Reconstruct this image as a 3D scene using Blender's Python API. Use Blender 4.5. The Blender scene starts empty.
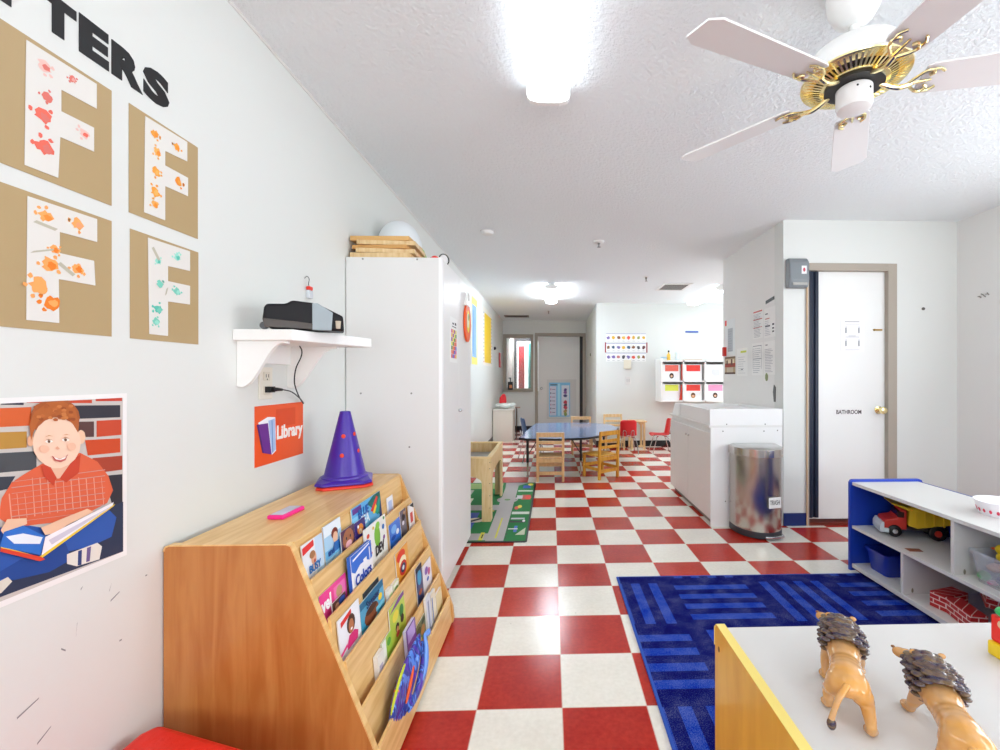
import bpy, bmesh, math, random
from mathutils import Matrix, Vector
random.seed(7)
C = bpy.context.scene.collection
SC = bpy.context.scene
PI = math.pi

# ------------------------------------------------------------------ camera
cd = bpy.data.cameras.new('camera'); cam = bpy.data.objects.new('camera', cd); C.objects.link(cam)
cam.location = (0, 0, 1.186); cam.rotation_euler = (PI/2, 0, -0.0333)
cd.sensor_width = 36; cd.lens = 441.4*36/1000; cd.shift_x = -0.06594; cd.shift_y = 0.0019
cd.clip_start = 0.02; cd.clip_end = 60
SC.camera = cam
# ------------------------------------------------------------------ light and exposure
SC.view_settings.view_transform = 'Standard'; SC.view_settings.look = 'None'
SC.view_settings.exposure = 0.80; SC.view_settings.gamma = 1.0; SC.view_settings.use_curve_mapping = False
try:
    SC.cycles.max_bounces = 12; SC.cycles.diffuse_bounces = 8; SC.cycles.glossy_bounces = 4
    SC.cycles.transmission_bounces = 8; SC.cycles.transparent_max_bounces = 8
    SC.cycles.sample_clamp_indirect = 6; SC.cycles.caustics_reflective = False; SC.cycles.caustics_refractive = False
except Exception: pass
W = bpy.data.worlds.new('sky'); SC.world = W; W.use_nodes = True
W.node_tree.nodes['Background'].inputs[0].default_value = (0.75, 0.86, 1.0, 1)
W.node_tree.nodes['Background'].inputs[1].default_value = 1.0
TUBE = 3.0      # strength of the fluorescent diffusers
DAY = 20        # watts of each lamp added at the unseen windows behind the camera
def area(name, loc, rot, sx, sy, power, col):
    l = bpy.data.lights.new(name, 'AREA'); l.shape = 'RECTANGLE'; l.size = sx; l.size_y = sy; l.energy = power; l.color = col
    o = bpy.data.objects.new(name, l); o.location = loc; o.rotation_euler = rot; C.objects.link(o); return o
area('window_daylight', (-0.05, -2.44, 1.45), (PI/2+.42, 0, 0), 1.4, 1.1, DAY, (0.9, 0.965, 1.0))  # lamp added at an unseen back window, tilted up to brighten the ceiling
area('window_daylight', (2.2, -2.44, 1.45), (PI/2+.42, 0, 0), 1.4, 1.1, DAY*1.2, (0.9, 0.965, 1.0))  # second added back-window lamp, lights the room from out of view
area('window_daylight', (3.24, 1.05, 1.47), (PI/2+.32, 0, PI/2), 2.3, 1.1, 27, (0.9, 0.965, 1.0))
area('side_room_daylight', (4.17, 6.1, 1.5), (PI/2+.5, 0, PI/2), 1.3, 1.1, 42, (0.86, 0.95, 1.0))  # added fill lamp before a windowless wall, brightens the far end
area('corridor_daylight', (-0.9, 11.6, 2.2), (0.3, 0, 0), 1.0, 0.5, 14, (1, 1, 1))  # added lamp that lights the corridor behind the far pane

# ------------------------------------------------------------------ materials
def lin(h):
    h = h.lstrip('#'); o = []
    for i in (0, 2, 4):
        c = int(h[i:i+2], 16)/255; o.append(c/12.92 if c <= 0.04045 else ((c+0.055)/1.055)**2.4)
    return (*o, 1)
_m = {}
def mat(h, rough=0.6, metal=0.0, spec=0.4, emit=0, bump=None, wood=None, var=0, coat=0, alpha=1, trans=0):
    key = (h, rough, metal, spec, emit, bump, wood, var, coat, alpha, trans)
    if key in _m: return _m[key]
    m = bpy.data.materials.new('surface_'+h.strip('#')); m.use_nodes = True; _m[key] = m
    nt = m.node_tree; b = nt.nodes['Principled BSDF']; N = nt.nodes.new; L = nt.links.new
    b.inputs['Base Color'].default_value = lin(h); b.inputs['Roughness'].default_value = rough
    b.inputs['Metallic'].default_value = metal; b.inputs['Specular IOR Level'].default_value = spec
    b.inputs['Coat Weight'].default_value = coat; b.inputs['Alpha'].default_value = alpha
    b.inputs['Transmission Weight'].default_value = trans
    if emit:
        b.inputs['Emission Color'].default_value = lin(h); b.inputs['Emission Strength'].default_value = emit
    tc = N('ShaderNodeTexCoord')
    if bump:
        n = N('ShaderNodeTexNoise'); n.inputs['Scale'].default_value = bump[0]; n.inputs['Detail'].default_value = 4
        L(tc.outputs['Object'], n.inputs['Vector'])
        bp = N('ShaderNodeBump'); bp.inputs['Strength'].default_value = bump[1]; bp.inputs['Distance'].default_value = bump[2]
        L(n.outputs['Fac'], bp.inputs['Height']); L(bp.outputs['Normal'], b.inputs['Normal'])
    if wood or var:
        mp = N('ShaderNodeMapping'); L(tc.outputs['Object'], mp.inputs['Vector'])
        n = N('ShaderNodeTexNoise'); n.inputs['Detail'].default_value = 5
        if wood:   # (second colour, scale vector)
            mp.inputs['Scale'].default_value = wood[1]; n.inputs['Scale'].default_value = 3.0; n.inputs['Distortion'].default_value = 0.6
            c2 = lin(wood[0])
        else:
            n.inputs['Scale'].default_value = 9.0; c2 = tuple(x*(1-var) for x in lin(h)[:3])+(1,)
        L(mp.outputs['Vector'], n.inputs['Vector'])
        r = N('ShaderNodeValToRGB'); r.color_ramp.elements[0].position = 0.35; r.color_ramp.elements[1].position = 0.66
        r.color_ramp.elements[0].color = c2; r.color_ramp.elements[1].color = lin(h)
        L(n.outputs['Fac'], r.inputs['Fac']); L(r.outputs['Color'], b.inputs['Base Color'])
    return m
WALL = mat('#dddfdb', 0.55, bump=(60, 0.08, 0.002))
WALLR = mat('#e8e7e4', 0.6, bump=(60, 0.08, 0.002))
WHITE = mat('#eeeeec', 0.45); LAM = mat('#dddcd9', 0.3); PAPER = mat('#e6e5e2', 0.7)
BIRCH = mat('#ecc688', 0.38, wood=('#d9ac6a', (14, 1.2, 14)), coat=0.2)
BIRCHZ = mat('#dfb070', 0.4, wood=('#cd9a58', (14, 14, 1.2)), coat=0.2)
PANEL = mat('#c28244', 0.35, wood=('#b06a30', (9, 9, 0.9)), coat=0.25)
PINE = mat('#e6cb9c', 0.4, wood=('#d6b47e', (16, 16, 2)))
HONEY = mat('#e0a83e', 0.35, wood=('#c88c28', (16, 16, 2)))
BLACK = mat('#18181a', 0.4); CHROME = mat('#c8c8c8', 0.15, 1.0); BRASS = mat('#fbeab0', 0.22, 1.0)
TAN = mat('#a99f92', 0.5); NAVY = mat('#152f74', 0.4); DARK = mat('#2a2d33', 0.5)

# ------------------------------------------------------------------ mesh helpers
class MB:
    def __init__(s): s.v = []; s.f = []; s.mi = []; s.M = Matrix.Identity(4)
    def add(s, vs, fs, m=0):
        n = len(s.v); s.v += [tuple(s.M @ Vector(p)) for p in vs]
        for f in fs: s.f.append([i+n for i in f]); s.mi.append(m)
        return s
    def box(s, x0, y0, z0, x1, y1, z1, m=0):
        x0, x1 = sorted((x0, x1)); y0, y1 = sorted((y0, y1)); z0, z1 = sorted((z0, z1))
        v = [(x, y, z) for z in (z0, z1) for x, y in ((x0, y0), (x1, y0), (x1, y1), (x0, y1))]
        return s.add(v, [(3, 2, 1, 0), (4, 5, 6, 7), (0, 1, 5, 4), (1, 2, 6, 5), (2, 3, 7, 6), (3, 0, 4, 7)], m)
    def prism(s, pts, ax, a, b, m=0):
        def P(p, t): return {'x': (t, p[0], p[1]), 'y': (p[0], t, p[1]), 'z': (p[0], p[1], t)}[ax]
        ar = sum(pts[i-1][0]*pts[i][1]-pts[i][0]*pts[i-1][1] for i in range(len(pts)))
        if (ar < 0) != (ax == 'y'): pts = pts[::-1]
        if a > b: a, b = b, a
        n = len(pts)
        v = [P(p, a) for p in pts]+[P(p, b) for p in pts]
        f = [tuple(range(n))[::-1], tuple(range(n, 2*n))]+[(i, (i+1) % n, n+(i+1) % n, n+i) for i in range(n)]
        return s.add(v, f, m)
    def tube(s, path, r, n=10, m=0, closed=False):
        path = [Vector(p) for p in path]; rs = r if isinstance(r, (list, tuple)) else [r]*len(path)
        vs = []; fs = []; K = len(path); up = None
        for i, p in enumerate(path):
            if closed: d = path[(i+1) % K]-path[i-1]
            else: d = path[min(i+1, K-1)]-path[max(i-1, 0)]
            d.normalize()
            if up is None:
                up = Vector((0, 0, 1)) if abs(d.z) < 0.9 else Vector((1, 0, 0))
            a = d.cross(up).normalized(); b = a.cross(d).normalized(); up = b
            for k in range(n):
                t = 2*PI*k/n; vs.append(tuple(p+a*math.cos(t)*rs[i]+b*math.sin(t)*rs[i]))
        for i in range(K if closed else K-1):
            for k in range(n):
                j = (i+1) % K
                fs.append((i*n+k, i*n+(k+1) % n, j*n+(k+1) % n, j*n+k))
        if not closed: fs += [tuple(range(n))[::-1], tuple((K-1)*n+k for k in range(n))]
        return s.add(vs, fs, m)
    def lathe(s, prof, c=(0, 0, 0), n=32, m=0, sx=1, sy=1):
        vs = []; fs = []
        for r, z in prof:
            for k in range(n):
                t = 2*PI*k/n; vs.append((c[0]+sx*r*math.cos(t), c[1]+sy*r*math.sin(t), c[2]+z))
        for i in range(len(prof)-1):
            for k in range(n): fs.append((i*n+k, i*n+(k+1) % n, (i+1)*n+(k+1) % n, (i+1)*n+k))
        fs += [tuple(range(n))[::-1], tuple((len(prof)-1)*n+k for k in range(n))]
        return s.add(vs, fs, m)
    def ball(s, c, r, m=0, n=16, k=10):
        if not isinstance(r, (tuple, list)): r = (r, r, r)
        prof = [(math.sin(PI*i/k), -math.cos(PI*i/k)) for i in range(k+1)]
        vs = []; fs = []
        for a, z in prof:
            for j in range(n):
                t = 2*PI*j/n; vs.append((c[0]+r[0]*max(a, 0.001)*math.cos(t), c[1]+r[1]*max(a, 0.001)*math.sin(t), c[2]+r[2]*z))
        for i in range(k):
            for j in range(n): fs.append((i*n+j, i*n+(j+1) % n, (i+1)*n+(j+1) % n, (i+1)*n+j))
        return s.add(vs, fs, m)
    def poly(s, pts, F, lift=0.0, m=0):      # flat polygon in a surface frame F
        return s.add([tuple(F @ Vector((p[0], p[1], lift))) for p in pts], [tuple(range(len(pts)))], m)
    def card(s, pts, F, t=0.001, m=0, lift=0.0):     # thin sheet with real thickness on a surface frame
        ar = sum(pts[i-1][0]*pts[i][1]-pts[i][0]*pts[i-1][1] for i in range(len(pts)))
        if ar < 0: pts = pts[::-1]
        n = len(pts)
        v = [tuple(F @ Vector((p[0], p[1], lift))) for p in pts]+[tuple(F @ Vector((p[0], p[1], lift+t))) for p in pts]
        return s.add(v, [tuple(range(n))[::-1], tuple(range(n, 2*n))]+[(i, (i+1) % n, n+(i+1) % n, n+i) for i in range(n)], m)
    def build(s, name, mats, parent=None, o=None, bevel=0, seg=2, smooth=False, label=None, sub=0):
        if o is None: o = parent.matrix_world.translation if False else (0, 0, 0)
        me = bpy.data.meshes.new(name)
        me.from_pydata([(a-o[0], b-o[1], c-o[2]) for a, b, c in s.v], [], s.f)
        if not isinstance(mats, (list, tuple)): mats = [mats]
        for q in mats: me.materials.append(q)
        for p, i in zip(me.polygons, s.mi): p.material_index = i
        if smooth: me.polygons.foreach_set('use_smooth', [True]*len(me.polygons))
        ob = bpy.data.objects.new(name, me); C.objects.link(ob)
        if parent: ob.parent = parent
        if label: ob['label'] = label
        if bevel:
            b = ob.modifiers.new('bevel', 'BEVEL'); b.width = bevel; b.segments = seg; b.limit_method = 'ANGLE'; b.angle_limit = 0.6
            b.harden_normals = False
        if sub:
            q = ob.modifiers.new('sub', 'SUBSURF'); q.levels = sub; q.render_levels = sub
        if smooth:
            try: me.set_sharp_from_angle(angle=0.7)
            except Exception: pass
        return ob
def tag(o, label, cat, group=None):
    o['label'] = label; o['category'] = cat
    if group: o['group'] = group
    return o
def thing(name, label, cat, loc=(0, 0, 0), rz=0, group=None):
    o = bpy.data.objects.new(name, None); C.objects.link(o); o.empty_display_size = 0.05
    o.location = loc; o.rotation_euler = (0, 0, rz); return tag(o, label, cat, group)
def solo(name, mb, mats, label, cat, group=None, **k):
    xs, ys, zs = zip(*mb.v); o = ((min(xs)+max(xs))/2, (min(ys)+max(ys))/2, min(zs))
    ob = mb.build(name, mats, None, o, **k); ob.location = o
    return tag(ob, label, cat, group)
def struct(name, mb, mats, parent=None, **k):
    ob = mb.build(name, mats, parent, **k)
    if not parent: ob['kind'] = 'structure'
    return ob
def FR(o, face):     # frame on a surface: x = viewer's right, y = up, z = out of the surface
    r, n = {'+x': ((0, 1, 0), (1, 0, 0)), '-y': ((1, 0, 0), (0, -1, 0)), '-x': ((0, -1, 0), (-1, 0, 0)), '+z': ((1, 0, 0), (0, 0, 1))}[face]
    u = (0, 1, 0) if face == '+z' else (0, 0, 1)
    return Matrix(((r[0], u[0], n[0], o[0]), (r[1], u[1], n[1], o[1]), (r[2], u[2], n[2], o[2]), (0, 0, 0, 1)))
def text(name, body, size, m, F, parent, ext=0.0004, off=0.0, sx=1.0, align='CENTER', lift=0.0006, bold=True, o=(0, 0, 0)):
    cu = bpy.data.curves.new(name, 'FONT'); cu.body = body; cu.size = size; cu.extrude = ext; cu.offset = off
    cu.align_x = align; cu.align_y = 'CENTER'; cu.resolution_u = 3
    t = bpy.data.objects.new(name, cu); C.objects.link(t)
    dg = bpy.context.evaluated_depsgraph_get(); me = bpy.data.meshes.new_from_object(t.evaluated_get(dg))
    bpy.data.objects.remove(t); bpy.data.curves.remove(cu)
    me.transform(Matrix.Translation((-o[0], -o[1], -o[2])) @ F @ Matrix.Translation((0, 0, lift)) @ Matrix.Diagonal((sx, 1, 1, 1)))
    me.materials.clear(); me.materials.append(m)
    ob = bpy.data.objects.new(name, me); C.objects.link(ob)
    if parent: ob.parent = parent
    return ob
def art(mb, layers, F, mats, base=0.0, step=0.00025):    # printed picture: flat coloured shapes in one mesh
    for i, (h, pts) in enumerate(layers):
        m = mat(h, 0.5)
        if m not in mats: mats.append(m)
        mb.poly(pts, F, base+step*(i+1), mats.index(m))
def ell(cx, cy, rx, ry, n=14, rot=0):
    o = []
    for i in range(n):
        t = 2*PI*i/n; x = rx*math.cos(t); y = ry*math.sin(t)
        o.append((cx+x*math.cos(rot)-y*math.sin(rot), cy+x*math.sin(rot)+y*math.cos(rot)))
    return o
def blob(cx, cy, r, n=11, k=0.45):
    return [(cx+r*(1-k*random.random())*math.cos(2*PI*i/n), cy+r*(1-k*random.random())*math.sin(2*PI*i/n)) for i in range(n)]
def rect(x0, y0, x1, y1): return [(x0, y0), (x1, y0), (x1, y1), (x0, y1)]
def copy_tree(o, loc, rz, label=None, group=None):
    r = o.copy(); C.objects.link(r); r.location = loc; r.rotation_euler = (0, 0, rz)
    if label: r['label'] = label
    if group: r['group'] = group
    for ch in list(o.children):
        c = ch.copy(); C.objects.link(c); c.parent = r
        for g in ch.children:
            d = g.copy(); C.objects.link(d); d.parent = c
    return r

# ================================================================== THE SETTING
XL, XR, YB, YW, YF, YA, H = -1.07, 3.28, -2.5, 3.46, 7.5, 9.8, 2.44
XP, XC, T = 1.85, 0.77, 0.3048
def floor_material():
    m = bpy.data.materials.new('checkered_vinyl'); m.use_nodes = True; nt = m.node_tree
    b = nt.nodes['Principled BSDF']; N = nt.nodes.new; L = nt.links.new
    def mth(op, a, b2=None):
        n = N('ShaderNodeMath'); n.operation = op
        for i, q in enumerate((a, b2)):
            if q is None: continue
            if isinstance(q, (int, float)): n.inputs[i].default_value = q
            else: L(q, n.inputs[i])
        return n.outputs[0]
    tc = N('ShaderNodeTexCoord'); sp = N('ShaderNodeSeparateXYZ'); L(tc.outputs['Object'], sp.inputs[0])
    a = mth('DIVIDE', mth('SUBTRACT', sp.outputs[0], 0.0394), T); c = mth('DIVIDE', mth('SUBTRACT', sp.outputs[1], 1.5812), T)
    fa, fc = mth('FLOOR', a), mth('FLOOR', c)
    par = mth('FLOORED_MODULO', mth('ADD', fa, fc), 2.0)     # 0 white, 1 red
    cv = N('ShaderNodeCombineXYZ'); L(fa, cv.inputs[0]); L(fc, cv.inputs[1])
    wn = N('ShaderNodeTexWhiteNoise'); L(cv.outputs[0], wn.inputs['Vector'])
    n1 = N('ShaderNodeTexNoise'); n1.inputs['Scale'].default_value = 55; n1.inputs['Detail'].default_value = 6; L(tc.outputs['Object'], n1.inputs['Vector'])
    n2 = N('ShaderNodeTexNoise'); n2.inputs['Scale'].default_value = 6; n2.inputs['Detail'].default_value = 5; L(tc.outputs['Object'], n2.inputs['Vector'])
    v = mth('ADD', mth('MULTIPLY', n1.outputs['Fac'], 0.6), mth('MULTIPLY', n2.outputs['Fac'], 0.5))
    v = mth('ADD', v, mth('MULTIPLY', wn.outputs['Value'], 0.18))
    def ramp(c0, c1):
        r = N('ShaderNodeValToRGB'); r.color_ramp.elements[0].position = 0.42; r.color_ramp.elements[1].position = 0.85
        r.color_ramp.elements[0].color = lin(c0); r.color_ramp.elements[1].color = lin(c1); L(v, r.inputs['Fac']); return r.outputs['Color']
    wc, rc = ramp('#e6e1d4', '#f7f3e8'), ramp('#a01c10', '#c63222')
    mx = N('ShaderNodeMix'); mx.data_type = 'RGBA'; L(par, mx.inputs['Factor']); L(wc, mx.inputs['A']); L(rc, mx.inputs['B'])
    # scattered scuffs
    vo = N('ShaderNodeTexVoronoi'); vo.inputs['Scale'].default_value = 7; L(tc.outputs['Object'], vo.inputs['Vector'])
    sc = mth('LESS_THAN', vo.outputs['Distance'], 0.03)
    m3 = N('ShaderNodeMix'); m3.data_type = 'RGBA'; L(mth('MULTIPLY', sc, 0.35), m3.inputs['Factor']); L(mx.outputs['Result'], m3.inputs['A']); m3.inputs['B'].default_value = lin('#6d655e')
    # joints between the tiles
    def edge(q): 
        fr = mth('FRACT', q); return mth('LESS_THAN', mth('MINIMUM', fr, mth('SUBTRACT', 1.0, fr)), 0.006)
    j = mth('MAXIMUM', edge(a), edge(c))
    m2 = N('ShaderNodeMix'); m2.data_type = 'RGBA'; L(mth('MULTIPLY', j, 0.7), m2.inputs['Factor']); L(m3.outputs['Result'], m2.inputs['A']); m2.inputs['B'].default_value = lin('#d9b8a4')
    L(m2.outputs['Result'], b.inputs['Base Color'])
    b.inputs['Specular IOR Level'].default_value = 0.32
    L(mth('ADD', mth('MULTIPLY', n2.outputs['Fac'], 0.14), 0.13), b.inputs['Roughness'])
    bp = N('ShaderNodeBump'); bp.inputs['Strength'].default_value = 0.06; bp.inputs['Distance'].default_value = 0.002
    L(n2.outputs['Fac'], bp.inputs['Height']); L(bp.outputs['Normal'], b.inputs['Normal'])
    return m
def ceiling_material():
    m = bpy.data.materials.new('popcorn_ceiling'); m.use_nodes = True; nt = m.node_tree
    b = nt.nodes['Principled BSDF']; N = nt.nodes.new; L = nt.links.new
    tc = N('ShaderNodeTexCoord'); b.inputs['Base Color'].default_value = lin('#f2f6f7'); b.inputs['Roughness'].default_value = 0.9
    n = N('ShaderNodeTexNoise'); n.inputs['Scale'].default_value = 55; n.inputs['Detail'].default_value = 6; n.inputs['Roughness'].default_value = 0.65
    L(tc.outputs['Object'], n.inputs['Vector'])
    bp = N('ShaderNodeBump'); bp.inputs['Strength'].default_value = 1.0; bp.inputs['Distance'].default_value = 0.013
    L(n.outputs['Fac'], bp.inputs['Height']); L(bp.outputs['Normal'], b.inputs['Normal'])
    return m
struct('floor', MB().box(XL-.1, YB-.1, -.1, 4.3, 12.1, 0), floor_material())
struct('ceiling', MB().box(XL-.1, YB-.1, H, 4.3, 12.1, H+.1), ceiling_material())
wl = struct('wall_left', MB().box(XL-.1, YB-.1, 0, XL, 12.1, H), WALL)
for y_, z_, l_, a_ in ((1.105, .665, .02, 1.3), (1.108, .64, .025, .5), (1.0, .59, .012, -.8), (1.03, .60, .03, 1.5), (.955, .42, .03, .6), (1.13, .53, .006, 0), (1.20, .66, .005, 0), (.92, .50, .04, .35), (1.04, .70, .007, 1.0)):
    MB().poly([(y_, z_), (y_+l_*math.cos(a_), z_+l_*math.sin(a_)), (y_+l_*math.cos(a_)+.001, z_+l_*math.sin(a_)+.003), (y_, z_+.004)], Matrix(((0, 0, 1, XL), (1, 0, 0, 0), (0, 1, 0, 0), (0, 0, 0, 1))), .0006).build('scuff_mark', mat('#8a8a8c', .7), wl)
struct('wall_right', MB().box(XR, YB-.1, 0, XR+.1, -.2, H).box(XR, 2.3, 0, XR+.1, YW, H).box(XR, -.2, 0, XR+.1, 2.3, .9).box(XR, -.2, 2.05, XR+.1, 2.3, H), WALLR)
w = MB()
w.box(XR+.02, -.2, .9, XR+.07, 2.3, .94).box(XR+.02, -.2, 2.01, XR+.07, 2.3, 2.05)
for q_ in (-.2, .61, 1.43, 2.26): w.box(XR+.02, q_, .94, XR+.07, q_+.04, 2.01)
struct('window_5', w, WHITE)
# bathroom wall with the door opening x 2.06..2.75
b = MB(); b.box(XP, YW, 0, 2.05, YW+.14, H); b.box(2.72, YW, 0, XR+.1, YW+.14, H); b.box(2.05, YW, 2.05, 2.72, YW+.14, H)
struct('wall_bathroom', b, WALL)
struct('wall_partition', MB().box(XP, YW+.14, 0, XP+.1, 4.69, H).box(XP+.1, 4.59, 0, 4.2, 4.69, H), WALLR)
struct('wall_closet', MB().box(1.99, 3.95, 0, 3.3, 4.0, H), WALLR)
struct('wall_right_far', MB().box(4.2, 4.59, 0, 4.3, YF+.1, H), WALL)
struct('wall_far', MB().box(XC, YF, 0, 4.3, YF+.1, H), WALL)
struct('wall_alcove', MB().box(XC, YF+.1, 0, XC+.1, YA+.1, H), WALL)
# end wall of the alcove: window hole x -1.0..-.46 z .93..2.05, door hole x -.29..0.7 z 0..2.09
b = MB(); b.box(XL, YA, 0, -1.0, YA+.1, H); b.box(-1.0, YA, 0, -.46, YA+.1, .93); b.box(-1.0, YA, 2.055, -.46, YA+.1, H)
b.box(-.46, YA, 0, -.30, YA+.1, H); b.box(-.30, YA, 2.09, .73, YA+.1, H); b.box(.73, YA, 0, XC, YA+.1, H)
struct('wall_end', b, WALL)
struct('wall_corridor_back', MB().box(XL, 12.0, 0, 1.5, 12.1, H), WALLR)
struct('wall_corridor_right', MB().box(1.5, YA+.1, 0, 1.6, 12.1, H).box(XC+.1, YA+.1, 0, 1.5, YA+.12, H), WALLR)
# wall behind the camera with two unseen windows added for daylight
b = MB()
b.box(XL, YB-.1, 0, XR, YB, .85); b.box(XL, YB-.1, 2.05, XR, YB, H)
for x0, x1 in ((XL, -.8), (.7, 1.45), (2.95, XR)): b.box(x0, YB-.1, .85, x1, YB, 2.05)
struct('wall_back', b, WALL)
for i, x0 in enumerate((-.8, 1.45)):
    w = MB(); F = .04
    w.box(x0, YB-.07, .85, x0+1.5, YB-.02, .85+F).box(x0, YB-.07, 2.05-F, x0+1.5, YB-.02, 2.05)
    for q in (x0, x0+.73, x0+1.5-F): w.box(q, YB-.07, .85+F, q+F, YB-.02, 2.05-F)
    wo = struct('window_%d' % (i+2), w, WHITE)
# baseboards
BBK = mat('#15171c', 0.35); BBN = mat('#16306e', 0.35)
struct('baseboard_bathroom', MB().box(XP+.001, YW-.008, 0, 2.035, YW, .1).box(2.77, YW-.008, 0, XR-.001, YW, .1), BBN)
struct('baseboard_far', MB().box(XC, YF-.008, 0, 4.19, YF, .1), BBK)
struct('baseboard_alcove', MB().box(XC-.008, YF, 0, XC, YA-.01, .1), BBK)
struct('baseboard_end', MB().box(XL+.01, YA-.008, 0, -.37, YA, .1), BBK)
struct('baseboard_left', MB().box(XL, 3.2, 0, XL+.008, YA-.01, .1).box(XL, -2.4, 0, XL+.008, 1.2, .1), BBK)
struct('baseboard_right', MB().box(XR-.008, -2.4, 0, XR, YW-.01, .1), BBN)
struct('baseboard_partition', MB().box(XP-.008, 4.66, 0, XP, 4.69, .1), BBK)
struct('trim_left_ceiling', MB().box(XL, YB+.01, H-.012, XL+.004, YA, H), mat('#dcdad6', .6))

# door_1: the bathroom door in its tan frame
d = MB(); y0 = YW-.012; y1 = YW+.14
d.box(2.034, y0, 0, 2.054, y1, 2.094); d.box(2.70, y0, 0, 2.772, y1, 2.094); d.box(2.054, y0, 2.035, 2.70, y1, 2.094)
YD = YW+.03
t = struct('door_1', MB().box(2.07, YD, .042, 2.70, YD+.04, 2.034), mat('#ecece9', 0.35))
d.build('door_frame', TAN, t, bevel=.002)
MB().box(2.030, YW-.016, 0.0, 2.038, YW-.012, 2.094).build('frame_edge', mat('#c9a884', .5), t)
g = MB(); g.tube([(2.075, YD-.016, .06), (2.075, YD-.016, 2.03)], .018, n=12); g.tube([(2.128, YD-.01, .06), (2.128, YD-.01, 2.03)], .018, n=12); g.tube([(2.103, YD-.008, .06), (2.103, YD-.008, 2.03)], .008, n=8); g.box(2.056, YD-.012, .06, 2.146, YD-.001, 2.03)
g.build('finger_guard', mat('#20293c', 0.35), t, label='dark navy finger guard strip down the hinge side')
kb = MB(); kb.lathe([(.032, 0), (.032, .006), (.012, .012), (.012, .03), (.026, .04), (.03, .055), (.024, .068), (.008, .072)], n=20)
k = kb.build('door_knob', BRASS, t, smooth=True, label='brass door knob'); k.matrix_local = Matrix.Translation((2.648, YD, .918)) @ Matrix.Rotation(PI/2, 4, 'X')
MB().box(2.61, YD-.01, 1.56, 2.675, YD, 1.572).ball((2.61, YD-.008, 1.566), .009).build('slide_bolt', mat('#a8843c', .3, 1), t)
struct('trim_1', MB().box(2.054, YW-.01, 0, 2.70, YW+.1, .02), mat('#7a2e22', .4))

# door_2: the far door with a light blue poster
t = struct('door_2', MB().box(-.29, YA+.02, .01, .62, YA+.06, 2.085), mat('#dddbd8', .4))
d = MB(); d.box(-.36, YA-.015, 0, -.295, YA+.1, 2.16); d.box(.70, YA-.015, 0, .765, YA+.1, 2.16); d.box(-.295, YA-.015, 2.09, .70, YA+.1, 2.16)
d.build('door_frame', TAN, t, bevel=.003)
MB().ball((-.22, YA-.02, .93), (.03, .03, .03)).tube([(-.22, YA+.02, .93), (-.22, YA-.02, .93)], .012).build('door_knob', CHROME, t, smooth=True)
MB().box(.632, YA+.0, .01, .70, YA+.03, 2.085).build('dark_gap_seal', BLACK, t)  # black strip put in for the dark gap of the ajar door
MB().box(-.10, YA+.016, .25, .56, YA+.02, 1.13).build('lower_panel', mat('#cfcdcb', .4), t)

# window_1 beside the far door
t = struct('window_1', MB().box(-1.065, YA-.015, .86, -1.0, YA+.1, 2.13).box(-.46, YA-.015, .86, -.40, YA+.1, 2.13).box(-1.0, YA-.015, .86, -.46, YA+.1, .93).box(-1.0, YA-.015, 2.05, -.46, YA+.1, 2.13), TAN, bevel=.003)
gl = mat('#f4faf8', 0.02, spec=.5, alpha=.18)
MB().box(-1.0, YA+.045, .93, -.46, YA+.05, 2.05).build('pane', gl, t)
# what the pane shows: a corridor window with a banner beside it
b = MB(); b.box(-1.0, 11.94, .7, -.93, 12.0, 2.25).box(-.30, 11.94, .7, -.23, 12.0, 2.25).box(-.93, 11.94, .7, -.30, 12.0, .80).box(-.93, 11.94, 2.15, -.30, 12.0, 2.25)
t = struct('window_4', b, DARK)
MB().box(-.93, 11.975, .8, -.30, 11.985, 2.15).build('pane', mat('#f5fbff', .3, emit=.9), t)
solo('hanging_banner', MB().box(-.88, 11.91, .82, -.72, 11.935, 2.02), mat('#c8303a', .6, var=.3), 'tall red banner seen through the far window pane', 'banner')
solo('hanging_strip', MB().box(-.62, 11.91, .82, -.54, 11.935, 2.1), mat('#4aa8a4', .6), 'narrow teal strip hanging behind the far window pane', 'hanging strip')

# ================================================================== LEFT WALL
FL = FR((XL, 0, 0), '+x')       # x = world y, y = world z on the left wall
KRAFT = mat('#b2996e', .45, spec=.5)
# black cut-out letters of the heading
def glyph(name, ch, y0, y1, z0, z1, label):
    t = text(name, ch, .12, BLACK, Matrix.Identity(4), None, ext=.0008, off=.0075, lift=0)
    xs = [v.co.x for v in t.data.vertices]; ys = [v.co.y for v in t.data.vertices]
    sx = (y1-y0)/(max(xs)-min(xs)); sz = (z1-z0)/(max(ys)-min(ys)); mx, my = (max(xs)+min(xs))/2, min(ys)
    for v in t.data.vertices: v.co = Vector((.0012+v.co.z, (v.co.x-mx)*sx, (v.co.y-my)*sz))
    t.location = (XL, (y0+y1)/2, z0); tag(t, label, 'letter', 'black cut-out heading letters'); return t
glyph('wall_letter', 'T', .862, .935, 1.918, 2.0, 'partly cropped black cut-out letter T at the far left of the wall heading')
glyph('wall_letter', 'T', .957, 1.030, 1.925, 2.008, 'black cut-out letter T left of the letter E on the wall heading')
glyph('wall_letter', 'E', 1.036, 1.103, 1.924, 2.012, 'black cut-out letter E on the wall heading')
glyph('wall_letter', 'R', 1.110, 1.192, 1.924, 2.008, 'black cut-out letter R on the wall heading')
glyph('wall_letter', 'S', 1.193, 1.272, 1.926, 2.014, 'black cut-out letter S ending the wall heading')
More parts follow.
